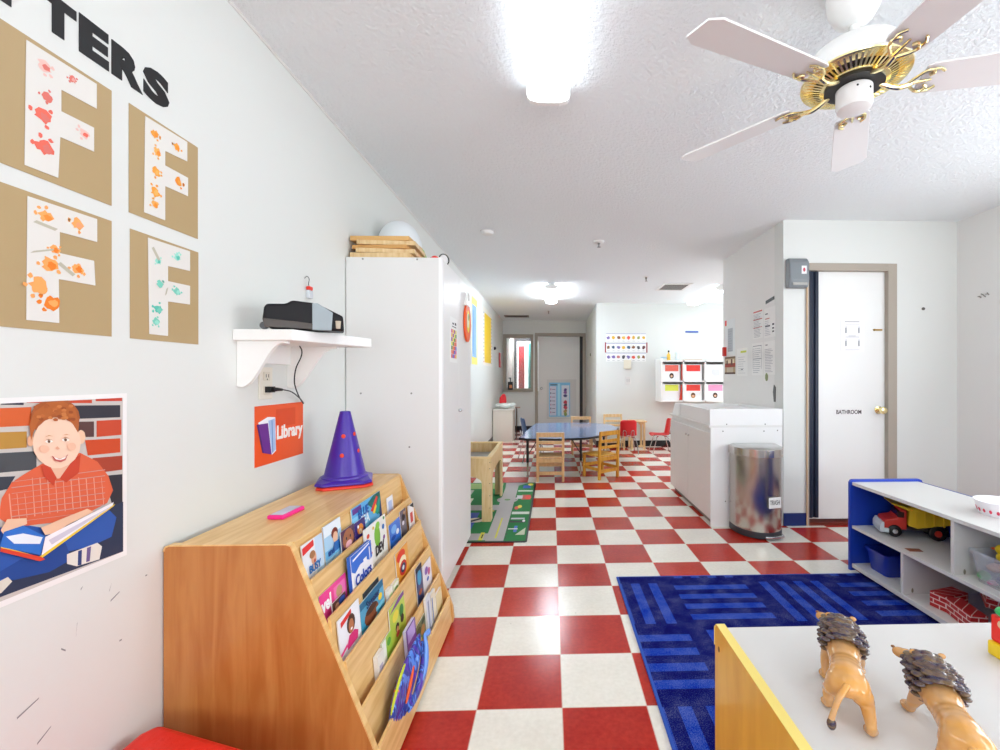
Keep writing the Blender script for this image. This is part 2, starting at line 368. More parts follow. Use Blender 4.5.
def leaf_splats(F, spots, cols, mats, mb, base):
    for y, z, r in spots:
        h = random.choice(cols)
        art(mb, [(h, blob(y, z, r, 15, .5)), (random.choice(cols), blob(y+r*.2, z-r*.1, r*.55, 11, .5))], F, mats, base)
        for q in range(3):
            a = random.random()*6.3
            art(mb, [(h, blob(y+r*1.1*math.cos(a), z+r*1.1*math.sin(a), r*.3, 8, .5))], F, mats, base)
def craft(y0, y1, z0, z1, fpts, spots, cols, tape, label, flabel):
    t = thing('craft_sheet', label, 'artwork', (XL, (y0+y1)/2, z0), group='kraft sheets with painted letter F papers'); o = t.location
    MB().card(rect(y0, z0, y1, z1), FL, .0008, lift=.0006).build('backing_sheet', KRAFT, t, o)
    m = mat('#e0ddd7', .7); mats = [m]; q = MB()
    q.card(fpts, FL, .0009, 0, lift=.0022)
    leaf_splats(FL, spots, cols, mats, q, .0033)
    for a, bb, c, dd in tape: art(q, [('#bdb8a4', [(a, bb), (a+.006, bb+.006), (c+.006, dd+.006), (c, dd)])], FL, mats, .0034)
    q.build('paper_letter', mats, t, o, label=flabel)
FA = [(0.934,1.872),(1.073,1.874),(1.073,1.816),(0.998,1.812),(0.998,1.765),(1.067,1.768),(1.067,1.712),(0.996,1.708),(0.992,1.617),(0.931,1.616)]
FB_ = [(0.936,1.555),(1.074,1.557),(1.074,1.503),(0.995,1.501),(0.995,1.455),(1.067,1.457),(1.070,1.400),(0.993,1.398),(0.994,1.303),(0.934,1.302)]
FC = [(1.197,1.872),(1.331,1.875),(1.331,1.818),(1.257,1.811),(1.257,1.771),(1.334,1.771),(1.334,1.717),(1.257,1.714),(1.257,1.619),(1.194,1.618)]
FD = [(1.205,1.555),(1.341,1.557),(1.341,1.499),(1.266,1.495),(1.266,1.453),(1.341,1.455),(1.341,1.400),(1.266,1.396),(1.266,1.300),(1.209,1.300)]
craft(.888, 1.110, 1.602, 1.882, FA, [(.965, 1.84, .016), (.97, 1.78, .013), (.962, 1.735, .02), (.966, 1.67, .02), (1.045, 1.742, .014), (1.02, 1.85, .01)],
      ['#e3a39a', '#dc7468', '#e9beb4', '#e66a58'], [], 'kraft sheet with a white paper F in pink and red paint, upper left', 'white paper letter F with pink and red leaf prints')
craft(.888, 1.110, 1.284, 1.565, FB_, [(.968, 1.525, .017), (1.03, 1.53, .016), (.975, 1.425, .019), (.955, 1.375, .022), (.978, 1.345, .02), (1.03, 1.43, .016), (.985, 1.46, .012)],
      ['#ef8f35', '#f3a75c', '#ec7f1e', '#f0a070'], [(.945, 1.505, .985, 1.50), (.94, 1.44, .99, 1.46), (.99, 1.43, 1.02, 1.41)], 'kraft sheet with a white paper F in bright orange paint, lower left', 'white paper letter F with orange leaf prints')
craft(1.154, 1.372, 1.603, 1.880, FC, [(1.225, 1.84, .014), (1.232, 1.795, .015), (1.228, 1.74, .015), (1.225, 1.685, .017), (1.225, 1.65, .014), (1.295, 1.84, .014), (1.3, 1.745, .016)],
      ['#f0a23c', '#ef9028', '#f2b25c'], [], 'kraft sheet with a white paper F in amber paint, upper right', 'white paper letter F with amber leaf prints')
craft(1.157, 1.374, 1.284, 1.563, FD, [(1.235, 1.50, .012), (1.24, 1.44, .012), (1.235, 1.37, .016), (1.228, 1.335, .013), (1.295, 1.528, .014), (1.295, 1.43, .014)],
      ['#79cdb8', '#9adccb', '#5cc2ae'], [(1.215, 1.53, 1.235, 1.50), (1.26, 1.43, 1.255, 1.41)], 'kraft sheet with a white paper F in mint green paint, lower right', 'white paper letter F with mint green leaf prints')

# poster of a boy reading
BOY = [('#c9c2bc', [(.70, 1.134), (1.137, 1.134), (1.137, .75), (.70, .75)]),
 ('#c9c2bc', [(0.865, 1.134), (1.137, 1.134), (1.137, 0.751), (0.865, 0.75)]),
 ('#2f3040', [(0.893, 1.134), (0.93, 1.134), (0.93, 1.129), (0.893, 1.132)]),
 ('#c8482a', [(0.935, 1.134), (1.063, 1.133), (1.063, 1.125), (0.935, 1.133)]),
 ('#c23a22', [(1.071, 1.134), (1.135, 1.134), (1.135, 1.126), (1.071, 1.129)]),
 ('#d4602e', [(0.865, 1.126), (0.943, 1.124), (0.943, 1.086), (0.865, 1.09)]),
 ('#b98a3c', [(0.865, 1.081), (0.935, 1.075), (0.935, 1.042), (0.865, 1.048)]),
 ('#4a4d52', [(0.865, 1.041), (0.952, 1.032), (0.952, 0.994), (0.865, 1.003)]),
 ('#3a3f4a', [(0.865, 0.997), (0.916, 0.988), (0.903, 0.966), (0.865, 0.964)]),
 ('#33323c', [(1.022, 1.122), (1.13, 1.116), (1.13, 1.086), (1.022, 1.092)]),
 ('#c8482a', [(1.073, 1.083), (1.133, 1.08), (1.133, 1.042), (1.073, 1.045)]),
 ('#5a3a38', [(1.032, 1.085), (1.067, 1.082), (1.067, 1.046), (1.032, 1.05)]),
 ('#cc4a22', [(1.047, 1.041), (1.13, 1.034), (1.13, 0.999), (1.053, 1.005)]),
 ('#a8402a', [(1.063, 0.997), (1.135, 0.99), (1.135, 0.955), (1.074, 0.96)]),
 ('#2e2c36', [(1.089, 0.95), (1.135, 0.944), (1.135, 0.86), (1.112, 0.866)]),
 ('#3c3a44', [(1.112, 0.863), (1.135, 0.858), (1.135, 0.76), (1.097, 0.76)]),
 ('#2a3550', [(0.865, 0.844), (1.137, 0.875), (1.137, 0.751), (0.865, 0.76)]),
 ('#2a56a8', [(0.865, 0.898), (0.924, 0.89), (0.993, 0.853), (1.097, 0.871), (1.12, 0.841), (1.108, 0.798), (1.06, 0.793), (0.987, 0.804), (0.924, 0.781), (0.865, 0.796)]),
 ('#1f4690', [(0.924, 0.819), (1.006, 0.821), (1.019, 0.78), (0.975, 0.771), (0.914, 0.782), (0.874, 0.804)]),
 ('#e4ded4', [(1.009, 0.795), (1.074, 0.796), (1.085, 0.783), (1.079, 0.755), (1.029, 0.76), (1.009, 0.774)]),
 ('#2b3f78', [(1.032, 0.793), (1.04, 0.793), (1.039, 0.759), (1.031, 0.761)]),
 ('#6a5a90', [(1.051, 0.793), (1.06, 0.793), (1.057, 0.76), (1.049, 0.761)]),
 ('#d8d2c4', [(0.879, 0.789), (0.903, 0.793), (0.91, 0.781), (0.893, 0.767), (0.874, 0.767)]),
 ('#dd6340', [(0.888, 0.914), (0.893, 0.95), (0.909, 0.977), (0.93, 0.989), (0.961, 1.004), (1.036, 1.014), (1.074, 0.987), (1.1, 0.947), (1.111, 0.91), (1.097, 0.883), (1.046, 0.871), (0.981, 0.874), (0.935, 0.883), (0.903, 0.897)]),
 ('#e6a088', [(0.904, 0.956), (0.906, 0.956), (0.91, 0.902), (0.908, 0.903)]),
 ('#e6a088', [(0.917, 0.953), (0.918, 0.953), (0.922, 0.901), (0.921, 0.901)]),
 ('#e6a088', [(0.93, 0.95), (0.931, 0.949), (0.935, 0.899), (0.934, 0.9)]),
 ('#e6a088', [(0.943, 0.979), (0.944, 0.979), (0.949, 0.898), (0.947, 0.898)]),
 ('#e6a088', [(0.956, 0.976), (0.958, 0.976), (0.962, 0.896), (0.961, 0.897)]),
 ('#e6a088', [(0.97, 0.973), (0.972, 0.973), (0.976, 0.894), (0.975, 0.895)]),
 ('#e6a088', [(0.985, 0.97), (0.986, 0.969), (0.991, 0.893), (0.989, 0.893)]),
 ('#e6a088', [(1.0, 0.966), (1.001, 0.966), (1.006, 0.891), (1.004, 0.891)]),
 ('#e6a088', [(1.015, 0.963), (1.017, 0.962), (1.022, 0.889), (1.02, 0.89)]),
 ('#e6a088', [(1.031, 0.959), (1.033, 0.959), (1.038, 0.887), (1.036, 0.888)]),
 ('#e6a088', [(1.047, 0.955), (1.049, 0.955), (1.054, 0.885), (1.052, 0.886)]),
 ('#e6a088', [(1.064, 0.951), (1.066, 0.951), (1.071, 0.883), (1.069, 0.884)]),
 ('#e6a088', [(1.082, 0.948), (1.083, 0.947), (1.089, 0.881), (1.087, 0.882)]),
 ('#d0948a', [(0.908, 0.979), (1.091, 0.965), (1.091, 0.963), (0.908, 0.978)]),
 ('#d0948a', [(0.908, 0.968), (1.091, 0.951), (1.091, 0.949), (0.908, 0.966)]),
 ('#d0948a', [(0.908, 0.956), (1.091, 0.937), (1.091, 0.936), (0.908, 0.955)]),
 ('#d0948a', [(0.908, 0.945), (1.091, 0.923), (1.091, 0.922), (0.908, 0.944)]),
 ('#d0948a', [(0.908, 0.933), (1.091, 0.91), (1.091, 0.908), (0.908, 0.932)]),
 ('#d0948a', [(0.908, 0.922), (1.091, 0.896), (1.091, 0.894), (0.908, 0.921)]),
 ('#d0948a', [(0.908, 0.911), (1.091, 0.882), (1.091, 0.88), (0.908, 0.909)]),
 ('#d0948a', [(0.908, 0.899), (1.091, 0.868), (1.091, 0.867), (0.908, 0.898)]),
 ('#e8b89c', [(0.969, 1.002), (1.016, 1.0), (1.009, 0.968), (0.99, 0.966), (0.975, 0.975)]),
 ('#c8432a', [(0.958, 1.0), (0.972, 1.002), (0.987, 0.969), (0.981, 0.953), (0.963, 0.978)]),
 ('#c8432a', [(1.036, 1.011), (1.02, 1.002), (0.993, 0.966), (1.006, 0.954), (1.032, 0.97)]),
 ('#a8582a', [(1.034, 1.094), (1.031, 1.079), (1.022, 1.066), (1.009, 1.058), (0.993, 1.055), (0.976, 1.057), (0.961, 1.064), (0.949, 1.075), (0.942, 1.088), (0.939, 1.102), (0.942, 1.116), (0.949, 1.128), (0.961, 1.134), (0.976, 1.134), (0.993, 1.134), (1.009, 1.134), (1.022, 1.123), (1.031, 1.109)]),
 ('#efc4a4', [(1.046, 1.049), (1.045, 1.043), (1.044, 1.039), (1.041, 1.035), (1.038, 1.034), (1.035, 1.034), (1.032, 1.037), (1.029, 1.041), (1.027, 1.046), (1.027, 1.051), (1.027, 1.057), (1.029, 1.061), (1.032, 1.064), (1.035, 1.066), (1.038, 1.065), (1.041, 1.063), (1.044, 1.059), (1.045, 1.054)]),
 ('#e2ac8a', [(0.945, 1.054), (0.945, 1.05), (0.944, 1.047), (0.942, 1.045), (0.941, 1.043), (0.939, 1.044), (0.937, 1.045), (0.935, 1.048), (0.934, 1.052), (0.934, 1.056), (0.934, 1.06), (0.935, 1.063), (0.937, 1.066), (0.939, 1.067), (0.941, 1.067), (0.942, 1.065), (0.944, 1.062), (0.945, 1.059)]),
 ('#f3cfb6', [(1.036, 1.037), (1.033, 1.018), (1.024, 1.002), (1.011, 0.992), (0.995, 0.988), (0.979, 0.991), (0.965, 1.001), (0.953, 1.015), (0.945, 1.032), (0.943, 1.051), (0.945, 1.068), (0.953, 1.083), (0.965, 1.094), (0.979, 1.099), (0.995, 1.098), (1.011, 1.09), (1.024, 1.075), (1.033, 1.057)]),
 ('#b5622c', [(0.94, 1.055), (0.937, 1.088), (0.946, 1.114), (0.969, 1.131), (1.0, 1.133), (1.024, 1.115), (1.032, 1.078), (1.03, 1.06), (1.018, 1.083), (1.0, 1.097), (0.975, 1.103), (0.953, 1.094), (0.945, 1.074)]),
 ('#c06a32', [(0.995, 1.12), (0.993, 1.117), (0.99, 1.117), (0.986, 1.118), (0.985, 1.12), (0.986, 1.123), (0.99, 1.123), (0.993, 1.122)]),
 ('#cc7c40', [(0.997, 1.121), (0.996, 1.119), (0.992, 1.118), (0.989, 1.12), (0.987, 1.122), (0.989, 1.125), (0.992, 1.125), (0.996, 1.124)]),
 ('#9a4c22', [(1.02, 1.107), (1.018, 1.105), (1.015, 1.104), (1.011, 1.106), (1.01, 1.108), (1.011, 1.111), (1.015, 1.111), (1.018, 1.11)]),
 ('#c06a32', [(0.965, 1.104), (0.963, 1.102), (0.96, 1.101), (0.957, 1.103), (0.955, 1.105), (0.957, 1.107), (0.96, 1.108), (0.963, 1.107)]),
 ('#cc7c40', [(0.98, 1.099), (0.978, 1.096), (0.975, 1.096), (0.972, 1.097), (0.97, 1.1), (0.972, 1.102), (0.975, 1.103), (0.978, 1.101)]),
 ('#c06a32', [(0.998, 1.097), (0.997, 1.094), (0.993, 1.094), (0.99, 1.095), (0.988, 1.098), (0.99, 1.1), (0.993, 1.101), (0.997, 1.099)]),
 ('#cc7c40', [(1.006, 1.102), (1.005, 1.1), (1.001, 1.099), (0.998, 1.1), (0.996, 1.103), (0.998, 1.105), (1.001, 1.106), (1.005, 1.105)]),
 ('#9a4c22', [(0.962, 1.098), (0.961, 1.095), (0.958, 1.095), (0.954, 1.096), (0.953, 1.098), (0.954, 1.101), (0.958, 1.101), (0.961, 1.1)]),
 ('#9a4c22', [(0.973, 1.124), (0.971, 1.122), (0.968, 1.121), (0.965, 1.122), (0.963, 1.125), (0.965, 1.127), (0.968, 1.128), (0.971, 1.127)]),
 ('#ae5c2c', [(0.986, 1.103), (0.984, 1.1), (0.981, 1.1), (0.977, 1.101), (0.976, 1.103), (0.977, 1.106), (0.981, 1.106), (0.984, 1.105)]),
 ('#cc7c40', [(1.004, 1.095), (1.003, 1.092), (0.999, 1.092), (0.996, 1.093), (0.994, 1.096), (0.996, 1.098), (0.999, 1.099), (1.003, 1.097)]),
 ('#cc7c40', [(1.005, 1.105), (1.004, 1.103), (1.0, 1.102), (0.997, 1.103), (0.995, 1.106), (0.997, 1.108), (1.0, 1.109), (1.004, 1.108)]),
 ('#c06a32', [(1.018, 1.119), (1.016, 1.117), (1.012, 1.116), (1.009, 1.117), (1.007, 1.12), (1.009, 1.122), (1.012, 1.123), (1.016, 1.122)]),
 ('#c06a32', [(0.987, 1.116), (0.986, 1.114), (0.982, 1.113), (0.979, 1.115), (0.978, 1.117), (0.979, 1.119), (0.982, 1.12), (0.986, 1.119)]),
 ('#cc7c40', [(1.009, 1.096), (1.008, 1.094), (1.004, 1.093), (1.001, 1.094), (0.999, 1.097), (1.001, 1.099), (1.004, 1.1), (1.008, 1.099)]),
 ('#cc7c40', [(0.988, 1.112), (0.987, 1.11), (0.983, 1.109), (0.98, 1.111), (0.978, 1.113), (0.98, 1.115), (0.983, 1.116), (0.987, 1.115)]),
 ('#ae5c2c', [(0.99, 1.112), (0.989, 1.109), (0.985, 1.109), (0.982, 1.11), (0.98, 1.112), (0.982, 1.115), (0.985, 1.115), (0.989, 1.114)]),
 ('#c06a32', [(1.02, 1.101), (1.018, 1.098), (1.014, 1.098), (1.011, 1.099), (1.009, 1.102), (1.011, 1.104), (1.014, 1.105), (1.018, 1.103)]),
 ('#9a4c22', [(1.016, 1.091), (1.014, 1.089), (1.011, 1.088), (1.007, 1.09), (1.005, 1.092), (1.007, 1.095), (1.011, 1.095), (1.014, 1.094)]),
 ('#c06a32', [(1.003, 1.113), (1.002, 1.111), (0.998, 1.11), (0.995, 1.111), (0.993, 1.114), (0.995, 1.116), (0.998, 1.117), (1.002, 1.116)]),
 ('#9a4c22', [(1.004, 1.117), (1.003, 1.114), (0.999, 1.113), (0.996, 1.115), (0.994, 1.117), (0.996, 1.12), (0.999, 1.12), (1.003, 1.119)]),
 ('#ae5c2c', [(0.971, 1.123), (0.97, 1.121), (0.967, 1.12), (0.963, 1.121), (0.962, 1.124), (0.963, 1.126), (0.967, 1.127), (0.97, 1.126)]),
 ('#cc7c40', [(0.957, 1.103), (0.956, 1.1), (0.953, 1.1), (0.949, 1.101), (0.948, 1.103), (0.949, 1.106), (0.953, 1.106), (0.956, 1.105)]),
 ('#cc7c40', [(1.019, 1.121), (1.018, 1.119), (1.014, 1.118), (1.01, 1.12), (1.009, 1.122), (1.01, 1.125), (1.014, 1.125), (1.018, 1.124)]),
 ('#cc7c40', [(1.009, 1.096), (1.007, 1.093), (1.004, 1.093), (1.0, 1.094), (0.999, 1.097), (1.0, 1.099), (1.004, 1.1), (1.007, 1.098)]),
 ('#9a4c22', [(0.996, 1.1), (0.994, 1.098), (0.991, 1.097), (0.987, 1.099), (0.986, 1.101), (0.987, 1.103), (0.991, 1.104), (0.994, 1.103)]),
 ('#cc7c40', [(1.005, 1.113), (1.003, 1.11), (1.0, 1.11), (0.996, 1.111), (0.995, 1.114), (0.996, 1.116), (1.0, 1.117), (1.003, 1.115)]),
 ('#ae5c2c', [(0.988, 1.094), (0.987, 1.091), (0.983, 1.091), (0.98, 1.092), (0.978, 1.095), (0.98, 1.097), (0.983, 1.098), (0.987, 1.096)]),
 ('#ae5c2c', [(0.951, 1.123), (0.95, 1.121), (0.947, 1.12), (0.944, 1.122), (0.942, 1.124), (0.944, 1.126), (0.947, 1.127), (0.95, 1.126)]),
 ('#9a4c22', [(1.023, 1.091), (1.022, 1.089), (1.018, 1.088), (1.014, 1.09), (1.013, 1.092), (1.014, 1.095), (1.018, 1.095), (1.022, 1.094)]),
 ('#f0bfa2', [(0.972, 1.033), (0.971, 1.03), (0.969, 1.028), (0.967, 1.027), (0.964, 1.026), (0.961, 1.027), (0.958, 1.028), (0.955, 1.03), (0.954, 1.033), (0.953, 1.036), (0.954, 1.039), (0.955, 1.041), (0.958, 1.042), (0.961, 1.043), (0.964, 1.042), (0.967, 1.041), (0.969, 1.039), (0.971, 1.036)]),
 ('#f0bfa2', [(1.024, 1.03), (1.024, 1.027), (1.022, 1.025), (1.02, 1.023), (1.017, 1.023), (1.013, 1.023), (1.011, 1.025), (1.008, 1.027), (1.007, 1.03), (1.006, 1.033), (1.007, 1.036), (1.008, 1.038), (1.011, 1.04), (1.013, 1.04), (1.017, 1.04), (1.02, 1.038), (1.022, 1.036), (1.024, 1.033)]),

 ('#fbf2ea', [(0.978, 1.048), (0.976, 1.047), (0.973, 1.046), (0.968, 1.046), (0.965, 1.048), (0.963, 1.05), (0.965, 1.052), (0.968, 1.053), (0.973, 1.052), (0.976, 1.051)]),
 ('#6a4630', [(0.973, 1.049), (0.973, 1.047), (0.971, 1.046), (0.97, 1.046), (0.968, 1.048), (0.968, 1.05), (0.968, 1.052), (0.97, 1.053), (0.971, 1.052), (0.973, 1.051)]),
 ('#b98a66', [(0.963, 1.053), (0.97, 1.055), (0.978, 1.051), (0.97, 1.053)]),
 ('#fbf2ea', [(1.01, 1.047), (1.008, 1.045), (1.005, 1.045), (1.0, 1.045), (0.996, 1.047), (0.995, 1.049), (0.996, 1.051), (1.0, 1.052), (1.005, 1.051), (1.008, 1.049)]),
 ('#6a4630', [(1.005, 1.048), (1.005, 1.046), (1.003, 1.045), (1.001, 1.045), (1.0, 1.047), (0.999, 1.049), (1.0, 1.051), (1.001, 1.052), (1.003, 1.051), (1.005, 1.05)]),
 ('#b98a66', [(0.994, 1.051), (1.002, 1.055), (1.011, 1.05), (1.002, 1.052)]),
 ('#cf9a6e', [(0.961, 1.059), (0.97, 1.063), (0.979, 1.059), (0.97, 1.061)]),
 ('#cf9a6e', [(0.995, 1.059), (1.004, 1.061), (1.012, 1.057), (1.004, 1.059)]),
 ('#e6ab8e', [(0.982, 1.033), (0.986, 1.037), (0.991, 1.031), (0.987, 1.029)]),
 ('#c2605a', [(0.975, 1.019), (0.982, 1.013), (0.991, 1.009), (1.0, 1.01), (1.007, 1.016), (1.002, 1.004), (0.992, 1.001), (0.981, 1.007)]),
 ('#faf2ec', [(0.979, 1.015), (0.991, 1.008), (1.004, 1.012), (1.0, 1.007), (0.992, 1.006), (0.983, 1.009)]),
 ('#eabfa0', [(0.888, 0.89), (0.898, 0.908), (0.93, 0.9), (0.931, 0.888), (0.909, 0.883), (0.893, 0.879)]),
 ('#eabfa0', [(0.955, 0.872), (0.987, 0.877), (1.047, 0.884), (1.061, 0.873), (1.006, 0.861), (0.981, 0.851), (0.963, 0.854)]),
 ('#e8c63a', [(0.888, 0.854), (0.955, 0.807), (1.108, 0.872), (1.112, 0.877), (0.952, 0.813), (0.888, 0.859)]),
 ('#d8422e', [(0.887, 0.849), (0.953, 0.803), (0.963, 0.803), (0.956, 0.811), (0.888, 0.856)]),
 ('#f2eef2', [(0.956, 0.814), (0.963, 0.85), (1.108, 0.882), (1.106, 0.875), (0.975, 0.822)]),
 ('#cfc8d8', [(0.969, 0.841), (1.1, 0.874), (1.097, 0.87), (0.975, 0.829)]),
 ('#2f6fc8', [(0.886, 0.859), (0.893, 0.885), (0.924, 0.887), (0.962, 0.852), (0.954, 0.815)]),
 ('#e8ecf4', [(0.896, 0.875), (0.924, 0.871), (0.958, 0.851), (0.953, 0.839), (0.909, 0.856)])]
t = thing('photo_poster', 'white bordered photo poster of a red-haired boy in a plaid shirt reading against bricks', 'poster', (XL, .92, .735)); o = t.location
q = MB().card(rect(.68, .738, 1.148, 1.145), FL, .0012, lift=.0006); mats = [mat('#f0eeec', .4)]
q.build('poster_sheet', mats, t, o)
q = MB(); mats = []
art(q, BOY, FL, mats, .002, .00006)
q.build('printed_picture', mats, t, o)

# wall shelf
t = thing('wall_shelf', 'white wooden wall shelf on two scrolled brackets above the outlet', 'shelf', (XL, 1.68, 1.15)); o = t.location
MB().prism([(XL, 1.517), (-.872, 1.520), (-.755, 1.885), (XL, 1.885)], 'z', 1.309, 1.347).build('shelf_board', WHITE, t, o, bevel=.004)
MB().box(XL, 1.56, 1.235, XL+.016, 1.83, 1.309).build('wall_cleat', WHITE, t, o, bevel=.002)
for yy, dep, hh in ((1.545, .17, .155), (1.832, .20, .165)):
    pr = [(XL+.0005, 1.309), (XL+dep, 1.309)]
    for i in range(17):
        u = i/16; xx = dep*(1-u)
        zz = 1.309-hh*(.06+.94*(u*u*(3-2*u)) if u < .5 else .06+.94*(u*u*(3-2*u)))
        pr.append((XL+max(xx, .02) if i < 16 else XL+.0005, zz+.012*math.sin(u*2*PI)))
    MB().prism(pr, 'y', yy-.008, yy+.008).build('bracket', WHITE, t, o, bevel=.001)

# black electric device on the shelf
t = thing('electric_device', 'black electric desk device with a grey window panel lying on the wall shelf', 'device', (-.88, 1.62, 1.347), 0)
A = math.atan2(.10, .22); Rm = Matrix.Rotation(A, 4, 'Z')
def dv(mb): mb.M = Matrix.Translation((-.875, 1.615, 1.347)) @ Rm; return mb
q = dv(MB()); q.prism([(-.13, .03), (-.125, .075), (-.118, .088), (-.06, .092), (-.045, .105), (.03, .100), (.115, .058), (.118, .004), (-.10, .004), (-.12, .012)], 'y', -.045, .05)
q.build('housing', mat('#121115', .5, spec=.25), t, t.location, bevel=.008, seg=3)
q = dv(MB()); q.prism([(-.122, .008), (-.127, .038), (-.02, .030), (.02, .026), (.02, .006)], 'y', -.052, -.044); q.build('lower_trim', mat('#4d4743', .5), t, t.location, bevel=.002)
q = dv(MB()); q.prism([(.018, .004), (.018, .098), (.034, .099), (.082, .068), (.078, .004)], 'y', -.052, -.044); q.build('window_panel', mat('#98a4aa', .45), t, t.location, bevel=.002)
q = dv(MB()); q.prism([(.092, .012), (.09, .04), (.108, .04), (.106, .012)], 'y', -.0505, -.044); q.build('clear_button', mat('#b9ab96', .3), t, t.location, bevel=.002)
q = dv(MB()); q.tube([(-.125, -.035, .014), (-.125, -.02, .014)], .013, n=16); q.build('foot_roller', mat('#2c2c30', .3), t, t.location); DEV = t

# outlet with its cord
t = thing('power_outlet', 'cream wall outlet with a black plug below the wall shelf', 'outlet', (XL, 1.686, 1.10)); o = t.location
q = MB().box(XL+.0005, 1.648, 1.103, XL+.006, 1.724, 1.222); q.build('cover_plate', mat('#e4dfd2', .35), t, o, bevel=.003)
q = MB()
q.box(XL+.006, 1.668, 1.172, XL+.0095, 1.704, 1.205).box(XL+.006, 1.668, 1.12, XL+.0095, 1.704, 1.153)
q.build('socket_face', mat('#d8d2c2', .35), t, o, bevel=.003)
q = MB()
for a in (1.678, 1.692): q.box(XL+.0095, a, 1.184, XL+.0099, a+.003, 1.196)
q.ball((XL+.0095, 1.686, 1.177), (.0008, .003, .003)); q.build('slots', DARK, t, o)
q = MB()
q.box(XL+.0095, 1.672, 1.128, XL+.03, 1.70, 1.15).tube([(XL+.028, 1.686, 1.139), (XL+.038, 1.70, 1.139), (XL+.04, 1.725, 1.137)], [.009, .007, .005], n=10)
pth = [(XL+.04, 1.72, 1.138), (XL+.042, 1.78, 1.128), (XL+.035, 1.85, 1.10), (XL+.02, 1.905, 1.077), (XL+.012, 1.918, 1.075), (XL+.022, 1.875, 1.10), (XL+.045, 1.81, 1.135), (XL+.052, 1.785, 1.17), (XL+.060, 1.782, 1.22), (XL+.078, 1.785, 1.265), (XL+.082, 1.783, 1.29), (XL+.075, 1.78, 1.3085)]
def smooth(p, n=6):
    p = [Vector(a) for a in p]; out = []
    for i in range(len(p)-1):
        a, b_, c, d_ = p[max(i-1, 0)], p[i], p[i+1], p[min(i+2, len(p)-1)]
        for k in range(n):
            t_ = k/n; out.append(.5*((2*b_)+(c-a)*t_+(2*a-5*b_+4*c-d_)*t_*t_+(3*b_-a-3*c+d_)*t_**3))
    return out+[p[-1]]
q.tube(smooth(pth), .0024, n=8)
q.build('power_cord', BLACK, DEV, DEV.location, smooth=True)

# Library sign
t = thing('library_sign', 'orange Library sign with a purple book on the wall', 'sign', (XL, 1.783, .855)); o = t.location
MB().card(rect(1.628, .857, 1.938, 1.079), FL, .001, lift=.0006).build('sign_card', mat('#ee5618', .4), t, o)
q = MB(); mats = []
art(q, [('#e24a12', rect(1.75, .99, 1.88, 1.06)), ('#f4f4fa', [(1.645, 1.018), (1.70, 1.035), (1.745, 1.03), (1.75, .90), (1.725, .888)]),
        ('#a9c4ea', [(1.703, 1.02), (1.742, 1.026), (1.748, .905), (1.725, .893)]), ('#6a8ec8', [(1.722, 1.02), (1.727, 1.02), (1.732, .897), (1.727, .895)]),
        ('#6d2a8e', [(1.637, 1.012), (1.70, 1.012), (1.722, .89), (1.668, .905)]), ('#4d1e6c', [(1.637, 1.012), (1.645, 1.012), (1.675, .905), (1.668, .905)])], FL, mats, .0018)
q.build('book_picture', mats, t, o)
text('lettering', 'Library', .072, mat('#fbf6f0', .4), FL @ Matrix.Translation((1.842, .966, 0)), t, off=.0026, sx=.86, lift=.002, o=o)

# little ornament on a hook
t = thing('hook_ornament', 'small red and clear ornament on a wire hook above the black device', 'ornament', (XL, 1.965, 1.54)); o = t.location
MB().tube(smooth([(XL+.004, 1.945, 1.612), (XL+.012, 1.948, 1.622), (XL+.018, 1.955, 1.612), (XL+.012, 1.962, 1.59), (XL+.012, 1.968, 1.578)]), .0016, n=6).build('hook', mat('#55585c', .3, 1), t, o)
MB().box(XL+.003, 1.958, 1.566, XL+.02, 1.984, 1.582).build('red_cap', mat('#e8382c', .4), t, o, bevel=.003)
MB().box(XL+.001, 1.958, 1.530, XL+.018, 1.99, 1.566).build('clear_body', mat('#cfd3d8', .2), t, o, bevel=.004)

# ================================================================== BOOKCASE
t = thing('book_display', 'honey birch sloping book display case against the left wall', 'bookcase', (-.80, 1.70, 0)); o = t.location
prof = [(-1.067, .008), (-1.067, .705), (-1.062, .718), (-1.052, .722), (-.735, .722), (-.722, .715), (-.492, .14), (-.472, .085), (-.466, .03), (-.470, .008)]
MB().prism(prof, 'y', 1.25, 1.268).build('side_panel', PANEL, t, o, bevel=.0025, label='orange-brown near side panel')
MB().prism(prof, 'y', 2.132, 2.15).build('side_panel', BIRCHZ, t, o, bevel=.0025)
MB().prism([(-1.0675, .705), (-1.063, .7185), (-1.052, .7228), (-.735, .7228), (-.7215, .7158), (-.4915, .1402), (-.4712, .085), (-.4652, .03), (-.4692, .03), (-.4752, .085), (-.4955, .1402), (-.7245, .714), (-.735, .7188), (-1.052, .7188), (-1.06, .715), (-1.0635, .705)], 'y', 1.2495, 1.2685).build('edge_band', BIRCH, t, o)
MB().box(-1.035, 1.268, .703, -.722, 2.132, .7215).build('top_board', BIRCH, t, o, bevel=.001)
lips = [(-.720, .703), (-.675, .612), (-.623, .504), (-.579, .381), (-.533, .247), (-.487, .135)]
for k, (x, z) in enumerate(lips):
    if k < 5: zb = lips[k+1][1]-.08
    else: zb = .012
    dx = (z-zb)*.1
    MB().prism([(x-.009, z), (x, z), (x+dx, zb), (x+dx-.009, zb)], 'y', 1.268, 2.132).build('divider' if k < 5 else 'front_board', BIRCH, t, o, bevel=.001)
    if k < 5:
        nx, nz = lips[k+1]; zf = nz-.074
        MB().box(x+(z-zf)*.1-.001, 1.268, zf-.006, nx-.009+(nz-zf)*.1+.001, 2.132, zf).build('pocket_floor', BIRCH, t, o)
MB().box(-1.03, 1.268, .01, -1.02, 2.132, .703).build('back_panel', BIRCH, t, o)

